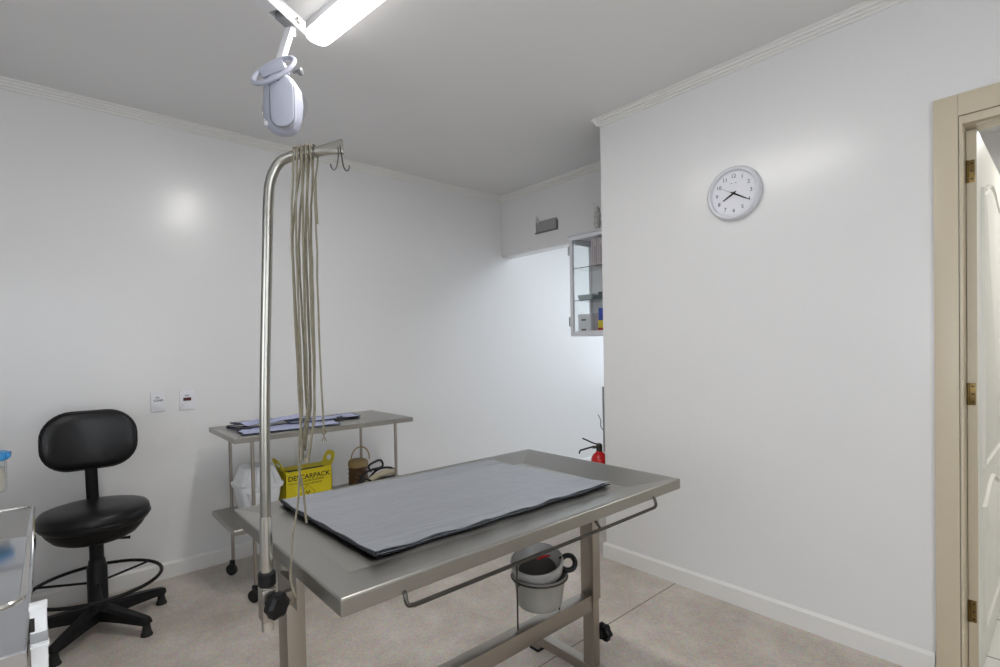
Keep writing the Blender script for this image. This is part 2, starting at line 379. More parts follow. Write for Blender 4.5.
# ------------------------------------------------------------ ceiling light fittings
def tube_fitting(name, cx, cy, rz, length, label):
    root = empty(name, (cx, cy, CE-.07), rz)
    root_m = WORLD[root.name]
    def T(mb):
        for i, v in enumerate(mb.v): mb.v[i] = root_m @ (v-Vector((0, 0, CE-.07)))
        return mb
    b = MB().box((-.054, -length/2+.004, CE-.034), (.054, length/2-.004, CE), .003); build('base', T(b), M['whitepaint'], root)
    rings = []
    for (y, s) in ((-length/2, .5), (-length/2+.006, .8), (-length/2+.02, .96), (-length/2+.045, 1), (length/2-.045, 1), (length/2-.02, .96), (length/2-.006, .8), (length/2, .5)):
        prof = [(.055*s, CE-.034), (.055*s, CE-.034-.010*s), (.048*s, CE-.034-.024*s), (.03*s, CE-.034-.033*s), (0, CE-.034-.035*s), (-.03*s, CE-.034-.033*s), (-.048*s, CE-.034-.024*s), (-.055*s, CE-.034-.010*s), (-.055*s, CE-.034)]
        rings.append([Vector((a, y, z)) for a, z in prof])
    build('diffuser', T(MB().loft(rings)), M['diffuser'], root, label='glowing white cover')
    tag(root, label, 'ceiling light'); return root
tube_fitting('ceiling_light', LAMP_C[0], LAMP_C[1], LAMP_R, 1.2, 'long white tube light glowing on the ceiling beside the exam lamp arm')

# ------------------------------------------------------------ examination lamp on a ceiling arm
el = empty('examination_lamp', (.70, 2.06, 2.3))
e0 = Vector((.795, 2.095, 2.655)); ed = Vector((-.166, -.095, .012)).normalized(); es = Vector((-ed.y, ed.x, 0)).normalized()
def obox(c, ax, ay, az, hx, hy, hz, bev=.0):
    mb = MB().box((-hx, -hy, -hz), (hx, hy, hz), bev); ax, ay, az = [Vector(a).normalized() for a in (ax, ay, az)]
    for i, v in enumerate(mb.v): mb.v[i] = Vector(c)+ax*v.x+ay*v.y+az*v.z
    return mb
eu = ed.cross(es)
if eu.z < 0: eu = -eu
am = MB()
L_ = .62
cmid = e0+ed*L_/2
a1 = obox(cmid+es*.024, ed, es, eu, L_/2, .003, .026, .001); a2 = obox(cmid-es*.024, ed, es, eu, L_/2, .003, .026, .001); a3 = obox(cmid+eu*.025, ed, es, eu, L_/2, .026, .002, .001)
a4 = obox(cmid-eu*.025+ed*.05, ed, es, eu, L_/2-.10, .026, .002, .001)
for a in (a1, a2, a3, a4): am.add(a.v, a.f)
build('ceiling_arm', am, M['whitepaint'], el)
mt = MB(); mt.box(tuple(e0+ed*L_+Vector((-.05, -.05, .0))), tuple(e0+ed*L_+Vector((.05, .05, CE-e0.z-ed.z*L_))), .004)
build('ceiling_mount', mt, M['whitepaint'], el)
bx = obox(e0+ed*.085-eu*.012, ed, es, eu, .028, .02, .016, .002); build('spring_block', bx, M['greyplastic'], el)
for sgn in (1, -1): build('bolt', MB().lathe([(.013, 0), (.013, .006), (.008, .011)], e0+ed*.045+es*.026*sgn, es*sgn, 14), M['chrome'], el)
p0 = e0+ed*.045; p1 = Vector((.706, 2.07, 2.487))
dn = (p1-p0).normalized()
rd = obox((p0+p1)/2, dn, es, dn.cross(es), (p1-p0).length/2, .016, .011, .003); build('drop_arm', rd, M['whitepaint'], el)
# head: axes facing the camera side roughly
hr = Vector((.75, -.66, 0)).normalized(); hf = Vector((.66, .75, 0)).normalized(); hu = Vector((0, 0, 1))
hc = Vector((.705, 2.068, 2.36))
def hp(a, b, c): return hc+hr*a+hu*b+hf*c
ring = [hp(-.008+.078*math.cos(t)+.006*math.sin(t), .064+.054*math.sin(t)+.028*math.cos(t), -.045+.030*math.sin(t)) for t in [2*PI*k/36 for k in range(36)]]
build('ring_handle', MB().tube(ring, .0095, 10, closed=True), M['lampplastic'], el, label='looped white grip ring')
yk = obox(hp(-.018, .078, -.012), hr+hu*.35, hu-hr*.35, hf, .050, .022, .028, .010); build('yoke', yk, M['lampplastic'], el)
kb = MB().lathe([(.006, -.02), (.006, 0), (.013, .002), (.014, .014), (.010, .018)], hp(.068, .082, 0), hr, 14); build('knob', kb, M['signdark'], el, label='small dark tilt knob')
# shell: lofted rounded body
rings = []
for (h, wx, dp, cxx) in ((.072, .012, .012, .0), (.066, .030, .030, 0), (.045, .050, .045, .004), (.01, .068, .055, .008), (-.04, .072, .058, .008), (-.10, .068, .052, .006), (-.142, .056, .040, .006), (-.160, .036, .026, .008), (-.166, .012, .010, .008)):
    rings.append([hp(cxx+wx*math.copysign(abs(math.cos(t))**.75, math.cos(t)), h, dp*math.copysign(abs(math.sin(t))**.75, math.sin(t))) for t in [2*PI*k/28 for k in range(28)]])
shell = build('lamp_housing', MB().loft(rings), M['lampplastic'], el)
def plate_ring(sc, off):
    pts = []
    for (a, b) in rrect(.026, -.062, .046*sc, .094-(1-sc)*.04, .042*sc, 7): pts.append(hp(a, b, -.052-off))
    return pts
build('back_cover', MB().loft([plate_ring(1, -.02), plate_ring(1, .004), plate_ring(.93, .009), plate_ring(.6, .012)]), M['lampplastic'], el, label='pale oval back cover')
build('cover_seam', MB().tube(plate_ring(1.01, .0042), .0012, 6, closed=True), M['signdark'], el, label='dark seam round the cover')
build('latch', MB().lathe([(.007, 0), (.005, .004)], hp(.016, .020, -.066), -hf, 12), M['signdark'], el)
# round clear shield on the lit side
sh = MB().lathe([(.02, .012), (.06, .010), (.085, .006), (.092, .000), (.093, -.002), (.084, .002), (.06, .006), (.02, .008)], hp(-.008, -.035, .05), (hf+hu*-.15), 48)
build('clear_shield', sh, M['shield'], el, label='round clear plastic shield')
build('lens', MB().lathe([(.045, 0), (.045, .008), (.03, .013), (.005, .014)], hp(-.004, -.05, .052), hf, 24), M['whiteplastic'], el)
build('bottom_button', MB().lathe([(.010, 0), (.011, .01), (.006, .016)], hp(-.045, -.125, -.02), (-hf-hu*.5-hr*.4), 14), M['whitepaint'], el)
tag(el, 'white examination lamp hanging from a jointed ceiling arm beside the tube light', 'exam lamp')

# ------------------------------------------------------------ steel table
TX0, TX1, TY0, TY1, TZ = .397, 1.628, .915, 1.662, .8817
tb_ = empty('grooming_table', (1.01, 1.29, 0))
def rect(x0, x1, y0, y1, z): return [Vector((x0, y0, z)), Vector((x1, y0, z)), Vector((x1, y1, z)), Vector((x0, y1, z))]
def ins(a, z, e=None):   # inset ring; e = right-end inset
    return rect(TX0+a, TX1-(a if e is None else e), TY0+a, TY1-a, z)
ZL, ZR = .007, .024                              # depth of the basin at the left and right ends
IL, IR, IF = .07, .15, .115                      # width of the sloping bands: left, right, front and back
def table_drop(x, y):
    t = min(max(0, x-TX0-.02)/(IL-.02), max(0, TX1-x-.012)/(IR-.012), max(0, y-TY0-.012)/(IF-.012), max(0, TY1-y-.012)/(IF-.012), 1)
    return -(ZL+(ZR-ZL)*(x-TX0)/(TX1-TX0))*t
zl, zr2 = TZ-ZL, TZ-ZR
inner = [Vector((TX0+IL, TY0+IF, zl)), Vector((TX1-IR, TY0+IF, zr2)), Vector((TX1-IR, TY1-IF, zr2)), Vector((TX0+IL, TY1-IF, zl))]
rings = [ins(.010, TZ-.036), ins(.002, TZ-.036), ins(0, TZ-.034)]+[ins(.005-.005*math.cos(k*PI/16), TZ-.005+.005*math.sin(k*PI/16)) for k in range(9)]+[ins(.012, TZ-.0002), inner, rect(TX0+.2, TX1-.3, TY0+.25, TY1-.25, TZ-.013)]
rings_b = [ins(.010, TZ-.036), ins(.012, TZ-.034), ins(.05, TZ-.033), ins(.2, TZ-.033), ins(.25, TZ-.033)]
mbt = MB().loft(rings[:]); mbt.loft(rings_b)
top = build('tabletop', mbt, M['steel'], tb_, sharp=3, label='stainless top with raised rim sloping to the far end')
for (x0, x1) in ((.412, .457), (1.578, 1.623)):
    c_ = build('leg_column', MB().box((x0, 1.262, .34), (x1, 1.325, TZ-.034), .002), M['steelframe'], tb_)
    build('inner_column', MB().box((x0+.004, 1.267, .045), (x1-.004, 1.320, .345), .002), M['steelframe'], c_)
for (x0, x1) in ((.412, .457), (1.578, 1.623)):
    fb = build('foot_bar', MB().box((x0, .965, .035), (x1, 1.625, .075), .002).box((x0, 1.575, .012), (x1, 1.625, .04), .002).box((x0, .965, .012), (x1, 1.015, .04), .002), M['steelframe'], tb_)
    for yy in (.99, 1.60):
        build('foot_cap', MB().box((x0-.001, yy-.026, 0), (x1+.001, yy+.026, .015), .003), M['rubber'], fb)
build('cross_beam', MB().box((.457, 1.270, .300), (1.578, 1.318, .362), .002), M['steelframe'], tb_)
# small stretchers under the top
build('under_frame', MB().box((.457, 1.272, TZ-.075), (1.578, 1.318, TZ-.036), .002), M['steelframe'], tb_)
kn = MB()
rr = []
for h, r in ((0, .012), (.022, .012), (.022, .028), (.03, .034), (.045, .034), (.052, .026)):
    rr.append([Vector((1.623+h, 1.20, .185))+Vector((0, math.cos(2*PI*k/36), math.sin(2*PI*k/36)))*(r*(1+(.10*math.cos(6*2*PI*k/36) if r > .02 else 0))) for k in range(36)])
for ring_ in rr:
    for v in ring_: v.y += .075; v.x -= .001
kn.loft(rr); build('height_knob', kn, M['blackplastic'], tb_, label='black lobed knob')
# towel rail under the front edge
yr = .918
rail = smooth([(.533, yr+.012, TZ-.034), (.533, yr-.004, .85), (.533, yr-.012, .832), (.545, yr-.014, .824), (.60, yr-.014, .8225), (1.0, yr-.014, .822), (1.40, yr-.014, .8225), (1.447, yr-.014, .824), (1.459, yr-.012, .832), (1.459, yr-.004, .85), (1.459, yr+.012, TZ-.034)], 6)
build('side_rail', MB().tube(rail, .0048, 10), M['darkmetal'], tb_, label='thin dark rail under the near edge')
build('rail_bracket', MB().tube([(1.17, yr+.012, TZ-.035), (1.17, yr-.014, .822)], .004, 8), M['darkmetal'], tb_)
tag(tb_, 'stainless steel grooming table with a raised rim and grey pad lying on it', 'table')

# ------------------------------------------------------------ grey pad on the table
pd = empty('table_pad', (.95, 1.34, TZ-.012))
A, B, Cc, Dd = Vector((.521, 1.618, 0)), Vector((.540, 1.052, 0)), Vector((1.438, 1.072, 0)), Vector((1.362, 1.614, 0))
def pad_fn(z, lift, grow=0):
    def fn(u, v):
        p = (A*(1-u)+Dd*u)*(1-v)+(B*(1-u)+Cc*u)*v
        c = (A+B+Cc+Dd)/4; p = c+(p-c)*(1+grow)
        n1 = noise.noise(Vector((p.x*7, p.y*7, 1.3+z*50)))*.0022+noise.noise(Vector((p.x*26, p.y*15, 4)))*.0008
        crease = .0016*math.exp(-((v-.90)/.014)**2)*max(0, 1-abs(u-.22)*3)+.0012*math.exp(-((v-.80-.25*u)/.012)**2)*max(0, 1-abs(u-.25)*4)
        el_ = (1-u)**8*.006+(max(0, v-.5)*2)**8*lift*(1+.5*math.sin(u*40))
        edge = .0030*math.sin(u*25)*(v**8)
        return (p.x, p.y-edge, TZ+table_drop(p.x, p.y)*.8+z+n1*.7+el_+crease)
    return fn
build('under_sheet', MB().sheet(pad_fn(.0032, .0, .006), 60, 30, .002), M['padedge'], pd, label='black underside layer')
build('middle_sheet', MB().sheet(pad_fn(.0052, .0, -.004), 60, 30, .0012), M['foil'], pd)
build('top_sheet', MB().sheet(pad_fn(.0085, .004, .0), 130, 70, .0016), M['foil'], pd, label='shiny grey blue top layer')
eb = MB()
f_ = pad_fn(.0060, .002, .003)
eb.tube([Vector(f_(0, k/30)) for k in range(31)], [.0042+.0012*math.sin(k*.9) for k in range(31)], 6)
build('edge_binding', eb, M['padedge'], pd)
tag(pd, 'grey crinkled pad with black edges lying flat on the steel table', 'pad')

# ------------------------------------------------------------ bucket in its wire holder on the beam
hd = empty('bucket_holder', (1.245, 1.294, .362))
bc = Vector((1.325, 1.300, 0)); zr_, zb = .515, .375
bc = Vector((1.318, 1.302, 0)); br = .102; zb = .412
ringp = [bc+Vector((math.cos(t)*br, math.sin(t)*br, zr_)) for t in [2*PI*k/40 for k in range(40)]]
build('ring', MB().tube(ringp, .0035, 8, closed=True), M['darkmetal'], hd)
for (lx, ly, z1_) in ((1.198, 1.292, .60), (1.405, 1.285, zr_)):
    d_ = (Vector((lx, ly, 0))-bc).normalized()*br+bc
    build('stand_rod', MB().tube([(lx, ly, .363), (lx, ly, z1_)], .0030, 8).tube([(lx, ly, zr_), (d_.x, d_.y, zr_)], .0026, 8), M['darkmetal'], hd)
tag(hd, 'thin dark wire ring holder standing on the beam under the steel table', 'bucket holder')
bk = MB().lathe([(.076, zb), (.079, zb+.003), (.082, zb+.018), (.094, zr_-.004), (.100, zr_+.004), (.102, zr_+.010), (.097, zr_+.010), (.090, zr_-.002), (.078, zb+.02), (.07, zb+.006)], (bc.x, bc.y, 0), n=48)
bo = build('bucket', bk, M['bucket']); tag(bo, 'tapered grey metal bucket held in the wire ring under the table', 'bucket')
# pan with a plastic liner resting in the bucket
pn = empty('lined_pan', (bc.x, bc.y, zr_-.02))
tl = Matrix.Rotation(math.radians(15), 3, Vector((.75, -.66, 0))) @ Matrix.Rotation(math.radians(-4), 3, Vector((.66, .75, 0)))
pc = Vector((bc.x+.006, bc.y+.012, zr_+.004))
def tilt(mb):
    for i, v in enumerate(mb.v): mb.v[i] = pc+tl @ v
    return mb
pbody = MB().lathe([(.05, -.042), (.062, -.036), (.070, -.02), (.080, .02), (.090, .050), (.094, .053), (.092, .056), (.086, .052), (.074, .02), (.06, -.026), (.02, -.032)], (0, 0, 0), n=48)
build('pan_body', tilt(pbody), M['bag'], pn)
lin_ = []
for (r, h, am_) in ((.0735, -.014, 0), (.086, .004, .05), (.094, .022, .06), (.096, .040, .04), (.097, .055, .01), (.091, .061, .01), (.082, .046, .02), (.066, .012, .03)):
    lin_.append([Vector((math.cos(t)*r*(1+am_*noise.noise(Vector((math.cos(t)*2, math.sin(t)*2, h*30)))), math.sin(t)*r*(1+am_*noise.noise(Vector((math.cos(t)*2, math.sin(t)*2, h*30+5)))), h)) for t in [2*PI*k/48 for k in range(48)]])
mbl = MB(); n_ = 48
vs = [p for r in lin_ for p in r]; mbl.add(vs, [(i*n_+k, i*n_+(k+1) % n_, (i+1)*n_+(k+1) % n_, (i+1)*n_+k) for i in range(len(lin_)-1) for k in range(n_)])
build('liner_bag', tilt(mbl), M['bag'], pn)
build('inner_disc', tilt(MB().lathe([(.070, .010), (.073, .018), (.02, .016)], (0, 0, 0), n=40)), M['inside'], pn)  # darker disc over the floor of the pan
build('red_scrap', tilt(MB().tube(smooth([(.03, .03, .024), (.05, .02, .028), (.065, .0, .034)], 4), .0035, 8)), M['red'], pn)
hh = Vector((.75, -.66, 0))
hl = smooth([hh*.086+Vector((0, 0, .048)), hh*.105+Vector((.012, .010, .050)), hh*.128+Vector((.012, .012, .044)), hh*.138+Vector((0, 0, .03)), hh*.128-Vector((.010, .010, -.016)), hh*.105-Vector((.010, .010, -.012)), hh*.084+Vector((0, 0, .016))], 6)
build('handle', tilt(MB().tube(hl, (.0095), 10)), M['blackplastic'], pn, label='black plastic loop handle')
tag(pn, 'pan with grey plastic liner and black handle sitting in the bucket', 'pan')

# ------------------------------------------------------------ grooming post
gp = empty('grooming_post', (.345, 1.172, .74))
pole = smooth([(.343, 1.172, .83), (.344, 1.172, 1.0), (.348, 1.171, 1.244), (.360, 1.167, 1.57), (.364, 1.166, 1.67), (.369, 1.162, 1.72), (.383, 1.150, 1.757), (.403, 1.133, 1.772), (.424, 1.115, 1.778), (.440, 1.100, 1.781)], 6)
build('pole', MB().tube(pole, .0108, 20), M['worn'], gp)
build('lower_tube', MB().tube([(.3425, 1.172, .742), (.3435, 1.172, .99)], .0128, 20), M['chrome'], gp)
ar = [Vector((.436, 1.104, 1.780)), Vector((.448, 1.093, 1.782)), Vector((.460, 1.082, 1.785)), Vector((.475, 1.068, 1.789)), Vector((.488, 1.056, 1.791))]
build('flattened_tip', MB().tube(ar, [(.0108, .0108), (.011, .0105), (.012, .008), (.0145, .0045), (.0175, .003)], 20, flat=(0, 0, 1)), M['worn'], gp)
build('collar', MB().lathe([(.015, 0), (.018, .003), (.018, .028), (.015, .032)], (.343, 1.172, .838), n=24), M['blackplastic'], gp, label='black plastic collar')
cl = MB().box((.328, 1.155, .765), (.358, 1.189, .835), .003)
cl.box((.352, 1.166, .780), (.402, 1.186, .812), .002).box((.398, 1.150, .770), (.4035, 1.200, .845), .001).box((.400, 1.185, .78), (.418, 1.27, .82), .001)
build('clamp', cl, M['steelframe'], gp)
kd = Vector((.35, -.93, 0)).normalized(); kr = []; ks = kd.cross(Vector((0, 0, 1)))
for h, r in ((0, .007), (.02, .007), (.02, .020), (.026, .026), (.040, .026), (.046, .019)):
    kr.append([Vector((.338, 1.160, .808))+kd*h+(ks*math.cos(2*PI*k/36)+Vector((0, 0, 1))*math.sin(2*PI*k/36))*(r*(1+(.07*math.cos(6*2*PI*k/36) if r > .015 else 0))) for k in range(36)])
build('clamp_knob', MB().loft(kr), M['blackplastic'], gp, label='black six-lobed tightening knob')
tag(gp, 'tall bent chrome grooming post clamped to the left end of the steel table', 'grooming post')
# double hook at the arm's tip
hk = MB()
hk.tube(smooth([(.479, 1.062, 1.795), (.4785, 1.0585, 1.772), (.4755, 1.0595, 1.751), (.472, 1.061, 1.7405), (.4675, 1.0625, 1.738), (.464, 1.064, 1.744), (.463, 1.0645, 1.750)], 5), .0015, 6)
hk.tube(smooth([(.482, 1.059, 1.795), (.483, 1.054, 1.772), (.485, 1.050, 1.748), (.4885, 1.048, 1.738), (.493, 1.0455, 1.737), (.4955, 1.0445, 1.743), (.4955, 1.044, 1.748)], 5), .0015, 6)
tag(build('wire_hook', hk, M['darkmetal']), 'small double wire hook dangling from the flattened tip of the post', 'hook')
# cords hung over the arm
def cord(paths, r, label, knots=(), tuft=None):
    mb = MB()
    for P in paths:
        Q = smooth(P, 6)
        Q = [q+Vector((noise.noise(Vector((q.z*16, r*4000, 1))), noise.noise(Vector((q.z*16, r*4000, 7))), 0))*(.0022 if q.z < 1.74 else 0) for q in Q]
        mb.tube(Q, r*.88, 8)
    for k in knots: mb.lathe([(.001, -.006), (r*1.9, -.004), (r*2.3, 0), (r*1.9, .004), (.001, .006)], k, (0.1, .2, 1), 10)
    o = build('hanging_cord', mb, M['rope'])
    if tuft:
        tm = MB(); t0 = Vector(tuft)
        for k in range(7):
            a = k*2*PI/7; tm.tube([t0, t0+Vector((math.cos(a)*.002, math.sin(a)*.002, -.007)), t0+Vector((math.cos(a)*.005, math.sin(a)*.005, -.016))], .0007, 5)
        build('frayed_end', tm, M['rope'], o)
    tag(o, label, 'cord', 'beige cords looped over the post arm'); return o
fo = Vector((-.0105, -.0115, 0))                # toward the viewer's side of the arm
def saddle(s):                                   # s along the arm
    c = Vector((.413, 1.125, 1.7)).lerp(Vector((.442, 1.099, 1.7)), s); zz = 1.775+.006*s+.0135
    return (c+fo*1.25), (c-fo*1.25), zz
def strand(s, pts, back_pts, r, label, knots=(), tuft=None):
    a, b, zz = saddle(s); a = Vector((a.x, a.y, 1.765)); b = Vector((b.x, b.y, 1.765))
    P = [Vector(p) for p in reversed(pts)]+[a, Vector((a.x, a.y, zz-.006)), (a+b)/2+Vector((0, 0, zz-1.765+.001)), Vector((b.x, b.y, zz-.006)), b]+[Vector(p) for p in back_pts]
    return cord([P], r, label, knots, tuft)
strand(.02, [(.393, 1.110, 1.60), (.392, 1.098, 1.393), (.393, 1.091, 1.245), (.394, 1.087, 1.161), (.391, 1.088, 1.097), (.380, 1.093, .992), (.373, 1.097, .939), (.368, 1.099, .875), (.370, 1.096, .848), (.376, 1.089, .826)],
       [(.404, 1.135, 1.60), (.404, 1.120, 1.372), (.402, 1.108, 1.245), (.398, 1.098, 1.15)], .0026, 'longest beige cord on the post, hanging below the table edge')
strand(.22, [(.400, 1.104, 1.60), (.398, 1.092, 1.372), (.398, 1.088, 1.245), (.394, 1.091, 1.182), (.391, 1.094, 1.114), (.395, 1.090, 1.055), (.400, 1.085, .984)],
       [(.412, 1.122, 1.58), (.412, 1.108, 1.372), (.410, 1.098, 1.244), (.411, 1.093, 1.20), (.405, 1.095, 1.135)], .0028, 'beige cord on the post ending just above the grey pad')
strand(.48, [(.412, 1.095, 1.60), (.409, 1.090, 1.372), (.410, 1.088, 1.244), (.404, 1.092, 1.191), (.398, 1.094, 1.133), (.404, 1.090, 1.118), (.409, 1.086, 1.14)],
       [(.424, 1.112, 1.60), (.420, 1.098, 1.372), (.417, 1.090, 1.244), (.409, 1.092, 1.19), (.400, 1.096, 1.14)], .0030, 'thick knotted beige cord in the middle of the hanging bunch', knots=[(.401, 1.094, 1.15), (.404, 1.090, 1.12)])
strand(.72, [(.419, 1.082, 1.60), (.415, 1.070, 1.455), (.415, 1.063, 1.288), (.413, 1.063, 1.204), (.404, 1.070, 1.141), (.398, 1.074, 1.114)],
       [(.431, 1.100, 1.60), (.426, 1.085, 1.40), (.420, 1.076, 1.25), (.413, 1.074, 1.18), (.406, 1.076, 1.13), (.400, 1.080, 1.12)], .0027, 'beige cord right of the knotted one, ends bunched above the yellow box', knots=[(.400, 1.076, 1.118)])
strand(.98, [(.431, 1.076, 1.70), (.427, 1.062, 1.60), (.424, 1.056, 1.455), (.425, 1.053, 1.329), (.4265, 1.051, 1.245), (.4265, 1.050, 1.208), (.4275, 1.049, 1.178)],
       [(.440, 1.090, 1.71), (.436, 1.075, 1.62)], .0024, 'rightmost beige cord of the bunch, ending in a frayed tip', knots=[(.4275, 1.049, 1.178)], tuft=(.4275, 1.049, 1.174))

# ------------------------------------------------------------ wheeled steel side table by the back wall
tr = empty('wheeled_side_table', (1.23, 3.15, 0))
x0, x1, y0, y1, zt = .700, 1.763, 2.868, 3.432, .902
def tray(x0, x1, y0, y1, z, th=.028):
    r = lambda a, zz: rect(x0+a, x1-a, y0+a, y1-a, zz)
    m_ = MB().loft([r(.010, z-th), r(.001, z-th), r(0, z-th+.002), r(0, z-.003), r(.003, z), r(.012, z), r(.1, z-.001)]); m_.loft([r(.01, z-th), r(.012, z-.006), r(.2, z-.006)]); return m_
build('top_shelf', tray(x0, x1, y0, y1, zt), M['steel'], tr, sharp=15)
build('lower_shelf', tray(.705, 1.758, 2.955, 3.432, .400), M['steel'], tr, sharp=15)
for (lx, ly) in ((.805, 2.945), (.805, 3.40), (1.675, 2.945), (1.655, 3.40)):
    lg = build('leg', MB().tube([(lx, ly, .085), (lx, ly, zt-.027)], .0095, 14), M['steelframe'], tr)
    ca = build('caster', MB().lathe([(.008, -.012), (.030, -.012), (.034, -.008), (.034, .008), (.030, .012), (.008, .012)], (lx-.012, ly-.01, .034), (.8, .6, 0), 28), M['rubber'], tr, label='black caster wheel')
    build('fork', MB().box((lx-.020, ly-.018, .055), (lx+.006, ly+.008, .088), .004), M['blackplastic'], ca)
tag(tr, 'long two-tier steel side table on black casters against the back wall', 'side table')

# aprons / folded cloth on it
apx = empty('folded_cloth', (1.10, 3.15, zt))
def cloth(cx, cy, hx, hy, rot, z, amp, seed, m, name, skew=0):
    c, s_ = math.cos(rot), math.sin(rot)
    def fn(u, v):
        a = (u-.5)*2*hx; b = (v-.5)*2*hy; rr_ = 1+.10*noise.noise(Vector((u*3, v*3, seed)))
        a *= rr_; b *= rr_; a += skew*b
        zz = z+amp*(.5+.5*noise.noise(Vector((u*5, v*3.5, seed*2))))+amp*.5*math.sin(u*9+v*3)**2*(1-abs(2*v-1))
        return (cx+a*c-b*s_, cy+a*s_+b*c, zz)
    o = build(name, MB().sheet(fn, 40, 20, .002), M[m], apx)
    ed_ = [fn(u/40, 0) for u in range(41)]+[fn(1, v/20) for v in range(1, 21)]+[fn(1-u/40, 1) for u in range(1, 41)]+[fn(0, 1-v/20) for v in range(1, 20)]
    build('edging', MB().tube([Vector(p) for p in ed_], .0022, 6, closed=True), M['apronedge'], o, label='navy edging cord')
    return o
cloth(1.05, 3.06, .27, .13, -.04, zt+.003, .004, 2.1, 'apron', 'cloth_layer', .2)
cloth(1.00, 3.24, .20, .10, .08, zt+.012, .030, 5.3, 'apron', 'cloth_layer', -.1)
cloth(1.30, 3.20, .22, .09, .0, zt+.008, .010, 8.7, 'apron', 'cloth_layer', .1)
for P in ([(1.40, 3.16, zt+.016), (1.47, 3.19, zt+.007), (1.52, 3.16, zt+.006), (1.50, 3.12, zt+.006), (1.43, 3.13, zt+.010), (1.37, 3.15, zt+.016)],
          [(1.42, 3.23, zt+.012), (1.50, 3.24, zt+.007), (1.545, 3.21, zt+.007), (1.53, 3.17, zt+.006), (1.49, 3.16, zt+.009)],
          [(.86, 3.22, zt+.010), (.79, 3.28, zt+.006), (.775, 3.34, zt+.006), (.84, 3.36, zt+.007), (.90, 3.31, zt+.014)],
          [(.85, 3.12, zt+.006), (.79, 3.20, zt+.006), (.765, 3.29, zt+.006), (.79, 3.37, zt+.006)]): build('tie_strap', MB().tube(smooth(P, 6), .0036, 7), M['apronedge'], apx, label='navy tie strap')
tag(apx, 'crumpled periwinkle cloth with navy edging on the steel side table top', 'cloth')

# white lidded tub
zs = .400
tu = empty('white_tub', (.925, 3.28, zs))
def rr3(cx, cy, hx, hy, r, z, n=5): return [Vector((a, b, z)) for a, b in rrect(cx, cy, hx, hy, r, n)]
def rr4(cx, cy, hx, hy, r, z, n=5): return rr3(cx, cy, hx*.86, hy, r*.86, z, n)
cx, cy = .918, 3.275
build('tub_body', MB().loft([rr4(cx, cy, .098, .085, .03, zs), rr4(cx, cy, .105, .09, .03, zs+.006), rr4(cx, cy, .120, .10, .035, zs+.08), rr4(cx, cy, .128, .106, .035, zs+.135), rr4(cx, cy, .140, .118, .035, zs+.140), rr4(cx, cy, .140, .118, .035, zs+.152)]), M['whiteplastic'], tu)
build('tub_lid', MB().loft([rr4(cx, cy, .143, .120, .036, zs+.150), rr4(cx, cy, .144, .121, .036, zs+.166), rr4(cx, cy, .132, .110, .034, zs+.172), rr4(cx, cy, .122, .10, .034, zs+.20), rr4(cx, cy, .098, .08, .03, zs+.262), rr4(cx, cy, .085, .07, .03, zs+.270), rr4(cx, cy, .06, .05, .02, zs+.271)]), M['whiteplastic'], tu)
fl = MB()
for dx in (-.08, -.02, .04, .092):
    fl.loft([rr3(cx+dx*.95, cy-.108, .020, .014, .010, zs+.168, 3), rr3(cx+dx*.85, cy-.095, .015, .012, .008, zs+.215, 3), rr3(cx+dx*.72, cy-.075, .009, .009, .006, zs+.258, 3)])
build('lid_rib', fl, M['whiteplastic'], tu)
fr_ = MB().loft([rr3(cx-.05, cy-.115, .030, .02, .01, zs+.095), rr3(cx-.05, cy-.120, .040, .026, .012, zs+.125), rr3(cx-.05, cy-.122, .045, .028, .012, zs+.140)])
fr_.box((cx-.07, cy-.135, zs+.03), (cx-.035, cy-.09, zs+.10), .006)
build('front_spout', fr_, M['whiteplastic'], tu)
build('side_latch', MB().box((cx+.119, cy-.03, zs+.12), (cx+.128, cy+.03, zs+.175), .004), M['whiteplastic'], tu)
tag(tu, 'white plastic tub with a ribbed sloping lid on the lower steel shelf', 'tub')

# yellow sharps box
yb = empty('sharps_box', (1.21, 3.24, zs))
bx0, bx1, by0, by1, bz = 1.052, 1.345, 3.185, 3.345, zs+.205
mb = MB()
mb.box((bx0, by0, zs), (bx1, by0+.004, bz)); mb.box((bx0, by1-.004, zs), (bx1, by1, bz)); mb.box((bx0, by0, zs), (bx0+.004, by1, bz)); mb.box((bx1-.004, by0, zs), (bx1, by1, bz)); mb.box((bx0, by0, zs), (bx1, by1, zs+.004))
mb.prism([(bx0, by0, bz), (bx1, by0, bz), (bx1, by0+.05, bz-.012), (bx0, by0+.05, bz-.012)], (0, 0, .003))
mb.prism([(bx0, by1-.055, bz-.012), (bx1, by1-.055, bz-.012), (bx1, by1, bz), (bx0, by1, bz)], (0, 0, .003))
build('box_body', mb, M['yellow'], yb)
def flap(xc, side):
    """side flap with a hand hole: outer outline and hole bridged into one ring"""
    out = []; inn = []
    N = 32
    for k in range(N):
        t = 2*PI*k/N; cy_ = (by0+by1)/2; 
        oy = cy_+.078*math.copysign(abs(math.cos(t))**.6, math.cos(t)); oz = bz+.025+.058*math.copysign(abs(math.sin(t))**.8, math.sin(t))
        out.append((oy, oz)); inn.append((cy_+.036*math.cos(t), bz+.040+.016*math.sin(t)))
    lean = lambda z: xc+side*(z-bz)*.45
    rings = []
    for (L2, th) in ((out, -.0015), (out, .0015), (inn, .0015), (inn, -.0015), (out, -.0015)): rings.append([Vector((lean(z)+th, y, z)) for y, z in L2])
    m_ = MB(); vs = [p for r in rings for p in r]
    m_.add(vs, [(i*N+k, i*N+(k+1) % N, (i+1)*N+(k+1) % N, (i+1)*N+k) for i in range(4) for k in range(N)]); return m_
build('carry_flap', flap(bx0+.004, -1), M['yellow'], yb)
build('carry_flap', flap(bx1-.004, 1), M['yellow'], yb)
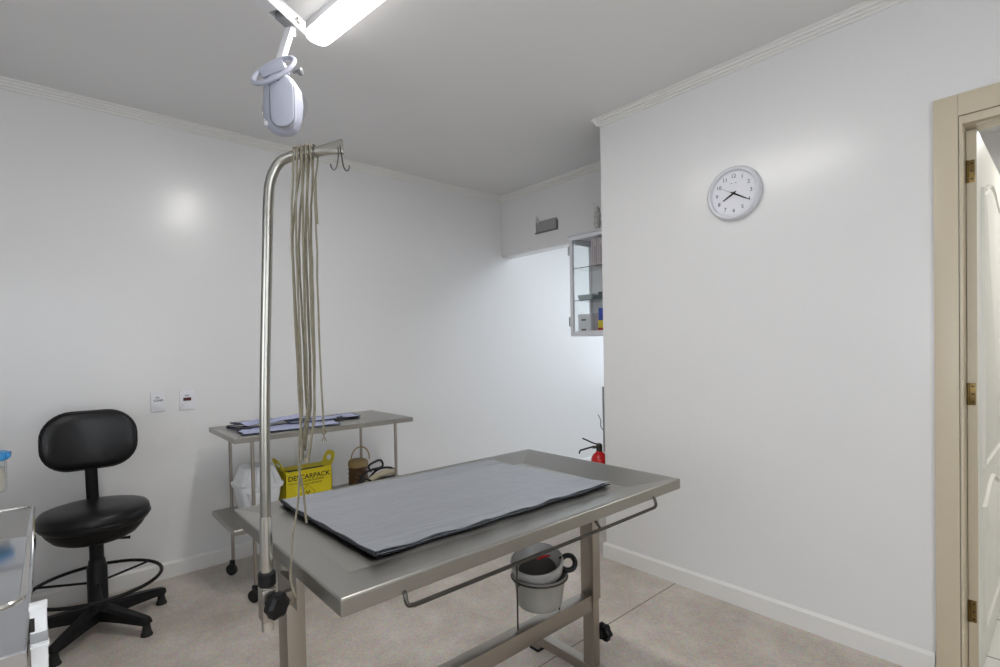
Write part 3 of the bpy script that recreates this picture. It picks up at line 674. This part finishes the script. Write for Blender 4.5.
build('slot_shade', MB().box((bx0+.05, by0+.045, bz-.016), (bx1-.02, by1-.05, bz-.012)), M['ink'], yb, label='black sheet for the shade inside the slot')  # black sheet painted in for the shade inside the open top
FR, FU = (1, 0, 0), (0, 0, 1)
fy = by0-.0006
text('lettering', 'DESCARPACK', .042, M['ink'], yb, ((bx0+bx1)/2, fy, bz-.042), FR, FU, bold=.0006)
mk = MB()
for (zz, xa, xb) in ((bz-.072, bx0+.01, bx1-.03), (bz-.076, bx0+.02, bx0+.10)): mk.box((xa, fy-.0003, zz), (xb, fy+.0008, zz+.0012))
build('rule_line', mk, M['ink'], yb)
text('small_lettering', 'COLETOR DE MATERIAL', .013, M['ink'], yb, (bx0+.17, fy, bz-.066), FR, FU)
text('small_lettering', 'PERFUROCORTANTE', .016, M['ink'], yb, (bx0+.15, fy, bz-.088), FR, FU)
# biohazard sign in a diamond outline
bm_ = MB(); cxx, czz = bx0+.135, bz-.142
dia = [Vector((cxx, fy, czz+.046)), Vector((cxx+.046, fy, czz)), Vector((cxx, fy, czz-.046)), Vector((cxx-.046, fy, czz))]
bm_.tube([dia[3], dia[0], dia[1]], .0014, 4); bm_.tube([dia[1], dia[2], dia[3]], .0014, 4)
for k in range(3):
    a = PI/2+k*2*PI/3; c0 = Vector((cxx+.011*math.cos(a), fy, czz+.011*math.sin(a)))
    bm_.tube(arc(c0, (math.cos(a+PI), 0, math.sin(a+PI)), (math.cos(a+PI/2), 0, math.sin(a+PI/2)), .010, .010, -2.3, 2.3, 16), .0016, 4)
bm_.tube([Vector((cxx+.008*math.cos(t), fy, czz+.008*math.sin(t))) for t in [2*PI*k/20 for k in range(20)]], .0009, 4, closed=True)
build('hazard_mark', bm_, M['ink'], yb)
build('white_strip', MB().box((bx0+.19, fy-.0004, zs+.015), (bx1-.004, fy+.0006, zs+.035)), M['cardwhite'], yb)
tag(yb, 'bright yellow cardboard sharps box with carry flaps on the lower steel shelf', 'sharps box')

# wicker-like jar with hoop handle
wj = empty('handled_jar', (1.585, 3.33, zs))
jc = (1.595, 3.33, zs)
build('jar_body', MB().lathe([(.045, 0), (.060, .004), (.066, .03), (.064, .10), (.062, .135)], jc, n=32), M['brown'], wj)
build('jar_top', MB().lathe([(.063, .133), (.068, .137), (.068, .165), (.060, .178), (.045, .184), (.02, .186)], jc, n=32), M['tan'], wj, label='tan ribbed top')
bd = MB()
for h in (.02, .055, .09, .12): bd.tube([Vector((jc[0]+.0655*math.cos(t), jc[1]+.0655*math.sin(t), zs+h)) for t in [2*PI*k/28 for k in range(28)]], .004, 6, closed=True)
build('woven_band', bd, M['brown'], wj)
build('hoop_handle', MB().tube(arc((jc[0]+.018, jc[1], zs+.185), (1, 0, 0), (0, 0, 1), .068, .082, -.15, PI+.15, 24), .0045, 8), M['tan'], wj)
tag(wj, 'brown round jar with tan top and thin hoop handle on the lower shelf', 'jar')

# padded harness heap
hs = empty('padded_harness', (1.63, 3.12, zs))
hx, hy = 1.63, 3.12
build('padded_band', MB().tube(smooth([(hx-.12, hy-.03, zs+.035), (hx-.09, hy-.035, zs+.075), (hx-.03, hy-.04, zs+.105), (hx+.05, hy-.035, zs+.118), (hx+.11, hy-.02, zs+.108), (hx+.14, hy, zs+.08)], 6), [(.012, .012)]+[(.020, .012)]*29+[(.012, .010)], 12, flat=(0, 0, 1)), M['strapcream'], hs, label='cream padded band')
bs = MB()
for P in ([(hx-.17, hy-.05, zs+.02), (hx-.13, hy-.06, zs+.06), (hx-.08, hy-.07, zs+.03), (hx-.12, hy-.08, zs+.008), (hx-.17, hy-.05, zs+.02)],
          [(hx-.13, hy-.03, zs+.05), (hx-.07, hy-.06, zs+.055), (hx+.0, hy-.07, zs+.07), (hx+.06, hy-.06, zs+.08), (hx+.13, hy-.02, zs+.07), (hx+.15, hy+.01, zs+.04)],
          [(hx-.12, hy, zs+.04), (hx-.06, hy-.01, zs+.10), (hx+.0, hy, zs+.137), (hx+.07, hy+.01, zs+.14), (hx+.13, hy+.01, zs+.12), (hx+.16, hy+.01, zs+.06)],
          [(hx-.10, hy-.09, zs+.008), (hx-.02, hy-.10, zs+.03), (hx+.06, hy-.09, zs+.035), (hx+.14, hy-.07, zs+.03), (hx+.16, hy-.03, zs+.04)],
          [(hx-.06, hy-.05, zs+.05), (hx-.01, hy-.09, zs+.06), (hx+.03, hy-.09, zs+.02), (hx-.02, hy-.08, zs+.01)],
          [(hx-.04, hy+.01, zs+.13), (hx-.05, hy+.02, zs+.17), (hx+.02, hy+.03, zs+.192), (hx+.05, hy+.03, zs+.185), (hx+.05, hy+.02, zs+.15), (hx-.02, hy+.01, zs+.14)],
          [(hx+.07, hy-.07, zs+.03), (hx+.09, hy-.08, zs+.07), (hx+.13, hy-.06, zs+.05)],
          [(hx-.16, hy-.04, zs+.06), (hx-.12, hy-.05, zs+.105), (hx-.075, hy-.05, zs+.085), (hx-.10, hy-.05, zs+.055), (hx-.15, hy-.04, zs+.06)],
          [(hx-.15, hy-.02, zs+.07), (hx-.11, hy-.02, zs+.13), (hx-.05, hy-.02, zs+.15), (hx+.01, hy-.01, zs+.15)],
          [(hx-.06, hy-.065, zs+.07), (hx+.02, hy-.07, zs+.095), (hx+.09, hy-.06, zs+.09), (hx+.15, hy-.03, zs+.07)]): bs.tube(smooth(P, 6), (.0075), 8)
build('black_strap', bs, M['blackstrap'], hs, label='black straps')
build('brown_pad', MB().loft([rr3(hx, hy-.03, .11, .05, .04, zs+.001), rr3(hx, hy-.03, .12, .055, .04, zs+.012), rr3(hx+.01, hy-.02, .09, .04, .03, zs+.05), rr3(hx+.02, hy-.01, .05, .02, .015, zs+.085)]), M['brown'], hs)
tag(hs, 'heap of black straps and a cream padded band beside the brown jar', 'harness')

# ------------------------------------------------------------ black swivel chair
ch = empty('swivel_chair', (.148, 3.185, 0))
cc = Vector((.148, 3.185, 0))
build('gas_column', MB().lathe([(.048, .055), (.048, .10), (.041, .115), (.041, .31), (.036, .32), (.033, .345), (.029, .35), (.029, .465), (.020, .47)], cc, n=28), M['blackplastic'], ch)
def seat_ring(s, z, dx=0): return [cc+Vector((dx+.222*s*math.cos(t), .222*s*math.sin(t), .045+z)) for t in [2*PI*k/56 for k in range(56)]]
build('seat', MB().loft([seat_ring(.90, .478), seat_ring(.965, .488), seat_ring(.995, .505), seat_ring(1, .522), seat_ring(.985, .543), seat_ring(.94, .556), seat_ring(.8, .565), seat_ring(.5, .568), seat_ring(.2, .567)]), M['blackvinyl'], ch, sharp=60)
build('seat_piping', MB().tube([v+Vector((0, 0, 0)) for v in seat_ring(1.0, .508)], .004, 8, closed=True), M['blackvinyl'], ch)
build('seat_pan', MB().loft([seat_ring(.30, .405), seat_ring(.60, .408), seat_ring(.74, .424), seat_ring(.86, .455), seat_ring(.93, .485)]), M['blackplastic'], ch)
build('height_lever', MB().tube([cc+Vector((.03, -.02, .445)), cc+Vector((.09, -.05, .44)), cc+Vector((.13, -.06, .437))], [.005, .005, .008], 8), M['blackplastic'], ch)
# back stem: flat bar
bs_ = MB().tube(smooth([cc+Vector((0, .05, .45)), cc+Vector((0, .15, .455)), cc+Vector((0, .192, .49)), cc+Vector((0, .195, .60)), cc+Vector((-.003, .185, .75)), cc+Vector((-.004, .178, .86))], 8), [(.026, .006)]*41, 10, flat=(1, 0, 0))
build('back_stem', bs_, M['blackplastic'], ch)
def back_ring(sx, sz, y, r=.120):
    out = []
    for (a, b) in rrect(0, 0, .190*sx, .145*sz, r*min(sx, sz), 8):
        yy = y-.05*(a/.19)**2*1.0      # wraps round the sitter a little
        out.append(Vector((cc.x-.006+a, cc.y+.158+yy+.10*b*.6, .915+b)))
    return out
build('backrest', MB().loft([back_ring(.6, .6, .028), back_ring(.93, .92, .022), back_ring(.99, .985, .010), back_ring(1, 1, 0), back_ring(.985, .98, -.012), back_ring(.93, .91, -.022), back_ring(.75, .70, -.028), back_ring(.35, .3, -.031)]), M['blackvinyl'], ch, sharp=60)
build('back_piping', MB().tube(back_ring(1.004, 1.004, 0), .0045, 8, closed=True), M['blackvinyl'], ch)
frp = [cc+Vector((0.262*math.cos(t), 0.262*math.sin(t), .232)) for t in [2*PI*k/56 for k in range(56)]]
fm = MB().tube(frp, .0085, 10, closed=True)
fr2 = build('foot_ring', fm, M['blackplastic'], ch)
sp = MB()
for a in (30, 150, 270): sp.tube([cc+Vector((.03*math.cos(math.radians(a)), .03*math.sin(math.radians(a)), .232)), cc+Vector((0.262*math.cos(math.radians(a)), 0.262*math.sin(math.radians(a)), .232))], .006, 8)
build('ring_spoke', sp, M['blackplastic'], fr2)
for k in range(5):
    a = math.radians(-54+72*k); d = Vector((math.cos(a), math.sin(a), 0)); s_ = Vector((-d.y, d.x, 0))
    rings = []
    for (rr_, hw, zt_, zb_) in ((.0, .036, .125, .055), (.06, .035, .122, .060), (.16, .030, .108, .060), (.25, .025, .094, .056), (.292, .022, .086, .054), (.304, .014, .078, .060)):
        rings.append([cc+d*rr_+s_*x*hw+Vector((0, 0, z)) for (x, z) in ((-1, zb_), (1, zb_), (1, zt_-.012), (.6, zt_), (-.6, zt_), (-1, zt_-.012))])
    arm_ = build('base_arm', MB().loft(rings), M['blackplastic'], ch)
    g = cc+d*.284
    build('glide', MB().lathe([(.026, 0), (.026, .004), (.020, .02), (.016, .045), (.015, .062)], g, n=18), M['rubber'], arm_)
tag(ch, 'black vinyl swivel chair with a foot ring standing by the back wall', 'chair')

# ------------------------------------------------------------ wall plates
def plate(cx, cz, w_, h_, label, kind):
    y = D
    root = empty('wall_plate', (cx, y, cz-h_/2))
    build('cover', MB().box((cx-w_/2, y-.010, cz-h_/2), (cx+w_/2, y, cz+h_/2), .003), M['cardwhite'], root)
    if kind == 'switch':
        build('rocker', MB().box((cx-.026, y-.0125, cz-.034), (cx+.026, y-.009, cz+.034), .001), M['cardwhite'], root)
        text('marking', 'AR', .016, M['greyink'], root, (cx-.003, y-.0128, cz+.024), FR, FU, bold=.0004)
        text('marking', 'COND', .016, M['ink'], root, (cx+.002, y-.0128, cz+.007), FR, FU, bold=.0004)
    else:
        build('socket', MB().box((cx-.021, y-.013, cz-.004), (cx+.021, y-.009, cz+.016), .001), M['redwin'], root, label='dark red socket window')
        text('marking', '220V', .012, M['greyink'], root, (cx, y-.0104, cz+.028), FR, FU, bold=.0003)
        build('screw', MB().lathe([(.003, 0), (.002, .001)], (cx-.024, y-.010, cz-.030), (0, -1, 0), 8), M['greyplastic'], root)
    tag(root, label, 'wall plate')
plate(.475, 1.061, .074, .118, 'square white wall plate with two lines of black print, left one', 'switch')
plate(.625, 1.059, .080, .120, 'white wall plate with a dark red socket, right of the printed one', 'socket')

# ------------------------------------------------------------ clock
ck = empty('wall_clock', (W, 1.150, 1.965))
kc = Vector((W, 1.150, 2.100)); CR = (0, -1, 0); CU = (0, 0, 1)
build('clock_case', MB().lathe([(.128, 0), (.134, .004), (.136, .014), (.133, .026), (.124, .034), (.117, .033), (.112, .024), (.110, .016), (.05, .015)], kc, (-1, 0, 0), 72), M['clockrim'], ck)
build('clock_face', MB().lathe([(.111, .0150), (.111, .0172), (.05, .0173)], kc, (-1, 0, 0), 72), M['clockface'], ck)
fx = kc.x-.0176
def on(a, b, h=0): return Vector((fx-h, kc.y-a, kc.z+b))
for n in range(1, 13):
    t = math.radians(90-30*n)
    text('numeral', str(n), .026, M['greyink'], ck, on(.086*math.cos(t), .086*math.sin(t)), CR, CU, extrude=.0003, bold=.0003)
tk = MB()
for n in range(60):
    t = 2*PI*n/60; r0 = .099 if n % 5 == 0 else .102
    tk.tube([on(r0*math.cos(t), r0*math.sin(t)), on(.105*math.cos(t), .105*math.sin(t))], .0006, 4)
build('minute_marks', tk, M['greyink'], ck)
mk_ = MB()
for (a, b) in ((-.012, .052), (.010, .052)): mk_.tube([on(a-.005, b), on(a+.006, b)], .0012, 4)
build('dial_print', mk_, M['greyink'], ck)
def hand(name, ang, l, w0, h, m, tail=.015):
    t = math.radians(ang); d = Vector((0, -math.sin(t), math.cos(t))); s_ = Vector((0, math.cos(t), math.sin(t)))
    o = Vector((fx-h, kc.y, kc.z))
    build(name, MB().prism([o-d*tail+s_*w0*.6, o+s_*w0, o+d*l*.92+s_*w0*.6, o+d*l, o+d*l*.92-s_*w0*.6, o-s_*w0, o-d*tail-s_*w0*.6], (-.001, 0, 0)), m, ck)
hand('hour_hand', 241, .062, .0046, .003, M['ink']); hand('minute_hand', 121, .085, .0042, .005, M['ink']); hand('second_hand', 300, .072, .0008, .0075, M['ink'], .03)
build('hub', MB().lathe([(.005, 0), (.005, .009), (.003, .011)], (fx, kc.y, kc.z), (-1, 0, 0), 16), M['ink'], ck)
tag(ck, 'round silver-rimmed wall clock with black hands on the right wall', 'clock')

# ------------------------------------------------------------ plaque over the passage
pq = empty('wall_plaque', (W2, 3.04, 2.33))
def py(y, z): return Vector((W2, y, z))
build('plaque_board', MB().box((W2-.014, 2.915, 2.340), (W2, 3.160, 2.435), .003), M['sign'], pq)
build('plaque_frame', MB().box((W2-.018, 2.905, 2.333), (W2-.001, 3.168, 2.343), .002).box((W2-.018, 2.905, 2.333), (W2-.001, 2.920, 2.415), .002), M['signdark'], pq)
sgp = MB()
for (a, b) in ((0, .05), (.012, .035), (-.014, .03), (.02, .01), (-.02, .005)): sgp.tube(smooth([(W2-.017, 3.125, 2.40), (W2-.02, 3.125+a*.5, 2.42+b*.5), (W2-.018, 3.14+a, 2.44+b)], 4), .003, 6)
build('sprig', sgp, M['speckle'], pq, label='small pale sprig on the corner')
tag(pq, 'small grey plaque with a sprig on the wall above the passage opening', 'plaque')

# ------------------------------------------------------------ wall cabinet
cb = empty('wall_cabinet', (3.12, 2.30, 1.42))
X0, X1, Y0, Y1, Z0, Z1 = 2.995, W2, 1.98, 2.573, 1.418, 2.175
fm = MB()
fw_ = .026
fm.box((X0, Y1-fw_, Z0), (X0+.02, Y1, Z1), .001).box((X0, Y0, Z0), (X0+.02, Y0+fw_, Z1), .001).box((X0, Y0+fw_, Z0), (X0+.02, Y1-fw_, Z0+fw_+.012), .001).box((X0, Y0+fw_, Z1-.03), (X0+.02, Y1-fw_, Z1), .001)
fm.box((X1-.02, Y1-.02, Z0+.012), (X1-.001, Y1-.0005, Z1-.05), .001).box((X1-.02, Y0+.006, Z0+.012), (X1-.001, Y0+.02, Z1-.013), .001).box((X0+.0205, Y1-.014, Z1-.05), (X1-.001, Y1-.0005, Z1-.013), .001).box((X0+.0205, Y0+.0005, Z0+.0005), (X1-.001, Y1-.0005, Z0+.012)).box((X0+.0205, Y0+.0005, Z1-.0125), (X1-.001, Y1-.0005, Z1-.0005)).box((X0+.0205, Y0+.0005, Z0+.012), (X1-.001, Y0+.005, Z1-.0125))
build('frame', fm, mat('grey_white_enamel', rgb(222, 223, 228), .4), cb)
build('top_cap', MB().box((X0-.012, Y0-.01, Z1), (X1-.001, Y1+.012, Z1+.014), .003), mat('grey_cap_enamel', rgb(208, 210, 214), .4), cb)
build('side_pane', MB().box((X0+.02, Y1-.008, Z0+.012), (X1-.02, Y1-.004, Z1-.05)), M['glass'], cb)
build('back_panel', MB().box((X1-.006, Y0+.005, Z0+.012), (X1-.002, Y1-.01, Z1-.012)), M['whitepaint'], cb)
build('front_pane', MB().box((X0+.008, Y0+fw_, Z0+.038), (X0+.011, Y1-fw_, Z1-.03)), M['glass'], cb)
for z in (1.69, 1.935):
    s_ = build('glass_shelf', MB().box((X0+.022, Y0+.01, z-.005), (X1-.02, Y1-.012, z)), M['glass'], cb)
    build('shelf_edge', MB().box((X0+.020, Y0+.01, z-.005), (X0+.022, Y1-.012, z)), M['glassedge'], s_)
for z in (1.53, 2.07):
    build('hinge', MB().tube([(X0-.003, Y1+.006, z-.035), (X0-.003, Y1+.006, z+.035)], .006, 10), M['greyplastic'], cb)
tag(cb, 'grey-framed glass wall cabinet with supplies, at the edge of the alcove', 'cabinet')
zf = Z0+.0125
def tbox(name, a, b, m, label, cat, group=None, lab=None, bev=.002):
    o = build(name, MB().box(a, b, bev), M[m]); tag(o, label, cat, group)
    if lab: build('printed_label', MB().box(*lab), M['greyink'], o)
    return o
tbox('supply_box', (3.06, 2.432, zf), (3.19, 2.553, zf+.075), 'cardwhite', 'lower of two stacked white labelled boxes on the cabinet floor', 'box', 'white boxes in the cabinet', ((3.0595, 2.475, zf+.03), (3.061, 2.52, zf+.043)))
tbox('supply_box', (3.06, 2.432, zf+.0755), (3.19, 2.553, zf+.155), 'cardwhite', 'upper of two stacked white labelled boxes on the cabinet floor', 'box', 'white boxes in the cabinet', ((3.0595, 2.475, zf+.105), (3.061, 2.52, zf+.118)))
tbox('supply_box', (3.09, 2.300, zf), (3.20, 2.428, zf+.16), 'mauve', 'mauve grey box beside the white ones on the cabinet floor', 'box')
o = build('supply_carton', MB().box((3.045, 2.250, zf), (3.085, 2.350, zf+.045), .001), M['red']); build('yellow_band', MB().box((3.045, 2.250, zf+.045), (3.085, 2.350, zf+.10), .001), M['yellow'], o, label='yellow upper half')
tag(o, 'red and yellow carton standing under the blue one in the cabinet', 'carton')
tbox('supply_carton', (3.048, 2.262, zf+.1005), (3.083, 2.348, zf+.19), 'blue', 'blue carton on top of the red and yellow one in the cabinet', 'carton')
tr2 = build('shallow_tray', MB().loft([rr3(3.12, 2.49, .05, .062, .012, 1.6903), rr3(3.12, 2.49, .06, .070, .012, 1.733), rr3(3.12, 2.49, .057, .067, .012, 1.733), rr3(3.12, 2.49, .048, .06, .012, 1.695)]), M['palegrey']); tag(tr2, 'shallow pale grey tray on the middle glass shelf', 'tray')
tbox('instrument_case', (3.07, 2.30, 1.6903), (3.17, 2.415, 1.716), 'greendark', 'long low dark green-grey case on the middle glass shelf, lower one', 'case', 'dark cases in the cabinet')
tbox('instrument_case', (3.08, 2.28, 1.7165), (3.16, 2.375, 1.745), 'greendark', 'small dark green-grey case lying on top of the longer case', 'case', 'dark cases in the cabinet')
for k, lb in enumerate(('right pink striped folder on the top glass shelf, half behind the wall end', 'left pink striped folder on the top glass shelf, fully in view')):
    y = 2.29+k*.055
    o = build('folder', MB().box((3.03, y, 1.9353), (3.17, y+.05, 2.135), .002), M['pink']); tag(o, lb, 'folder', 'folders on the top cabinet shelf')
    build('spine_stripe', MB().box((3.029, y+.008, 1.95), (3.031, y+.018, 2.08)).box((3.029, y+.03, 1.96), (3.031, y+.036, 2.12)), M['mauve'], o)
# speckled ornament on the cabinet
om = MB().lathe([(.022, 0), (.024, .006), (.014, .02), (.020, .045), (.028, .075), (.020, .10), (.027, .13), (.018, .155), (.020, .175), (.012, .19), (.006, .195)], (3.10, 2.385, Z1+.014), n=20)
oo = build('ornament', om, M['speckle']); build('ornament_tip', MB().tube(smooth([(3.10, 2.385, Z1+.205), (3.10, 2.395, Z1+.225), (3.10, 2.412, Z1+.235)], 4), .005, 8).lathe([(.002, -.008), (.008, -.003), (.008, .004), (.002, .009)], (3.10, 2.418, Z1+.236), n=12), M['whitepaint'], oo)
tag(oo, 'narrow speckled grey and white ornament standing on top of the wall cabinet', 'ornament')

# ------------------------------------------------------------ fire extinguisher behind the wall end
fe = empty('fire_extinguisher', (2.705, 2.095, .30))
ec = Vector((2.705, 2.095, 0))
build('cylinder', MB().lathe([(.050, .30), (.056, .306), (.056, .575), (.052, .605), (.038, .630), (.022, .642), (.020, .65)], ec, n=32), M['red'], fe)
build('valve', MB().lathe([(.018, .645), (.020, .65), (.020, .69), (.012, .70)], ec, n=20).tube([ec+Vector((0, 0, .675)), ec+Vector((-.035, .03, .675))], .010, 10), M['darkmetal'], fe)
build('lever', MB().tube([ec+Vector((.0, 0, .69)), ec+Vector((-.035, .03, .705)), ec+Vector((-.082, .072, .735))], [(.011, .005)]*3, 8, flat=(.66, .75, 0)), M['blackplastic'], fe, label='black squeeze lever')
build('carry_handle', MB().tube([ec+Vector((.0, 0, .67)), ec+Vector((-.04, .035, .675)), ec+Vector((-.095, .083, .655)), ec+Vector((-.10, .088, .635))], [(.011, .006)]*4, 8, flat=(.66, .75, 0)), M['blackplastic'], fe)
build('hose', MB().tube(smooth([ec+Vector((.035, -.03, .675)), ec+Vector((.07, -.02, .62)), ec+Vector((.075, .0, .5)), ec+Vector((.07, .01, .36))], 6), .008, 10), M['blackplastic'], fe)
build('wall_bracket', MB().box((2.69, YE, .50), (2.72, 2.045, .53)).box((2.68, YE, .46), (2.73, YE+.004, .57)), M['darkmetal'], fe)
tag(fe, 'red fire extinguisher with black lever behind the wall end', 'fire extinguisher')
rod = MB().tube([(2.662, 2.022, .66), (2.662, 2.023, 1.08)], .0065, 10).box((2.655, YE, .70), (2.668, 2.018, .715)).box((2.655, YE, 1.0), (2.668, 2.018, 1.015))
ro = build('metal_rod', rod, M['greyplastic'])
build('side_clip', MB().tube(smooth([(2.660, 2.028, .80), (2.650, 2.040, .83), (2.655, 2.040, .86), (2.642, 2.052, .90)], 4), .003, 6), M['signdark'], ro)
tag(ro, 'thin grey upright rod fixed to the wall end above the fire extinguisher', 'rod')

# ------------------------------------------------------------ instrument cart in the left foreground
ct = empty('instrument_cart', (-.4, 1.71, 0))
cx0, cx1, cy0, cy1, cz = -.70, -.046, 1.300, 2.126, .80
build('tray_top', tray(cx0, cx1, cy0, cy1, cz, .03), mat('polished_tray_steel', rgb(192, 194, 198), .12, metal=1), ct, sharp=15)
rl = []
for (a, b) in rrect((cx0+cx1)/2, (cy0+cy1)/2, (cx1-cx0)/2-.004, (cy1-cy0)/2-.004, .035, 6): rl.append(Vector((a, b, cz+.09)))
rl_o = build('guard_rail', MB().tube(rl, .0055, 10, closed=True), M['chrome'], ct, label='bright wire guard rail')
for (a, b) in ((cx0+.005, cy0+.04), (cx1-.005, cy1-.04), (cx0+.005, cy1-.04), ((cx0+cx1)/2, cy1-.005), ((cx0+cx1)/2, cy0+.005)): build('rail_post', MB().tube([(a, b, cz-.01), (a, b, cz+.09)], .004, 8), M['chrome'], ct)
for (a, b) in ((cx0+.04, cy0+.06), (cx0+.04, cy1-.06), (cx1-.06, cy1-.06), (cx1-.06, cy0+.09)):
    build('leg', MB().tube([(a, b, .07), (a, b, cz-.029)], .012, 14), M['chrome'], ct)
    build('caster', MB().lathe([(.008, -.012), (.030, -.012), (.034, -.008), (.034, .008), (.030, .012), (.008, .012)], (a, b, .034), (1, 0, 0), 24).tube([(a, b, .06), (a, b, .08)], .009, 8), M['rubber'], ct)
build('lower_shelf', tray(cx0, cx1-.02, cy0+.03, cy1, .30, .025), M['steel'], ct, sharp=15)
tag(ct, 'polished steel instrument cart with a guard rail at the left edge', 'cart')
# white drawer tower just beside the cart
dt = empty('corner_stand', (-.03, 1.33, 0))
dx0, dx1, dy0, dy1 = -.0415, -.0165, 1.322, 1.340
tw = MB().box((dx0, dy0, 0), (dx1, dy1, .868), .003)
for z in (.79, .62, .45): tw.box((dx0-.0005, dy0-.006, z), (dx1+.002, dy1, z+.006), .001)
tw.box((dx0-.001, dy0-.004, .862), (dx1+.001, dy1+.002, .872), .002)
build('corner_post', tw, M['whiteplastic'], dt)
for zz in (.800, .63): build('band', MB().box((dx0-.0005, dy0-.004, zz), (dx1+.0008, dy1+.001, zz+.018), .001), M['greyplastic'], dt, label='grey band')
build('slot', MB().box((dx0, dy0-.001, .822), (dx0+.007, dy0+.002, .848)), M['ink'], dt)
tag(dt, 'narrow white plastic post with a grey band at the corner of the steel cart', 'post')

# counter outside the frame that carries the jar
kt = empty('side_counter', (-.55, 2.66, 0))
build('counter_top', MB().box((-.95, 2.38, .825), (-.195, 2.95, .850), .004), M['whitepaint'], kt)
build('counter_body', MB().box((-.93, 2.40, .0), (-.30, 2.93, .825), .004), M['whitepaint'], kt)
tag(kt, 'white counter beyond the left edge carrying the blue-lidded jar', 'counter')
jr = empty('storage_jar', (-.20, 2.63, .850))
jc = (-.200, 2.63, .8503)
build('jar_wall', MB().lathe([(.066, 0), (.070, .004), (.071, .02), (.071, .122), (.066, .122), (.066, .006)], jc, n=40), M['glass'], jr)
build('contents', MB().lathe([(.060, .006), (.064, .010), (.0645, .088), (.05, .092), (.01, .093)], jc, n=40), M['beads'], jr, label='pale speckled pellets')
build('jar_lid', MB().lathe([(.073, .118), (.076, .120), (.076, .142), (.073, .147), (.05, .149), (.01, .150)], jc, n=40).box((-.132, 2.60, .976), (-.118, 2.66, .994), .003), M['bluelid'], jr, label='sky blue lid')
tag(jr, 'clear jar of pale pellets with a blue lid at the left edge', 'jar')
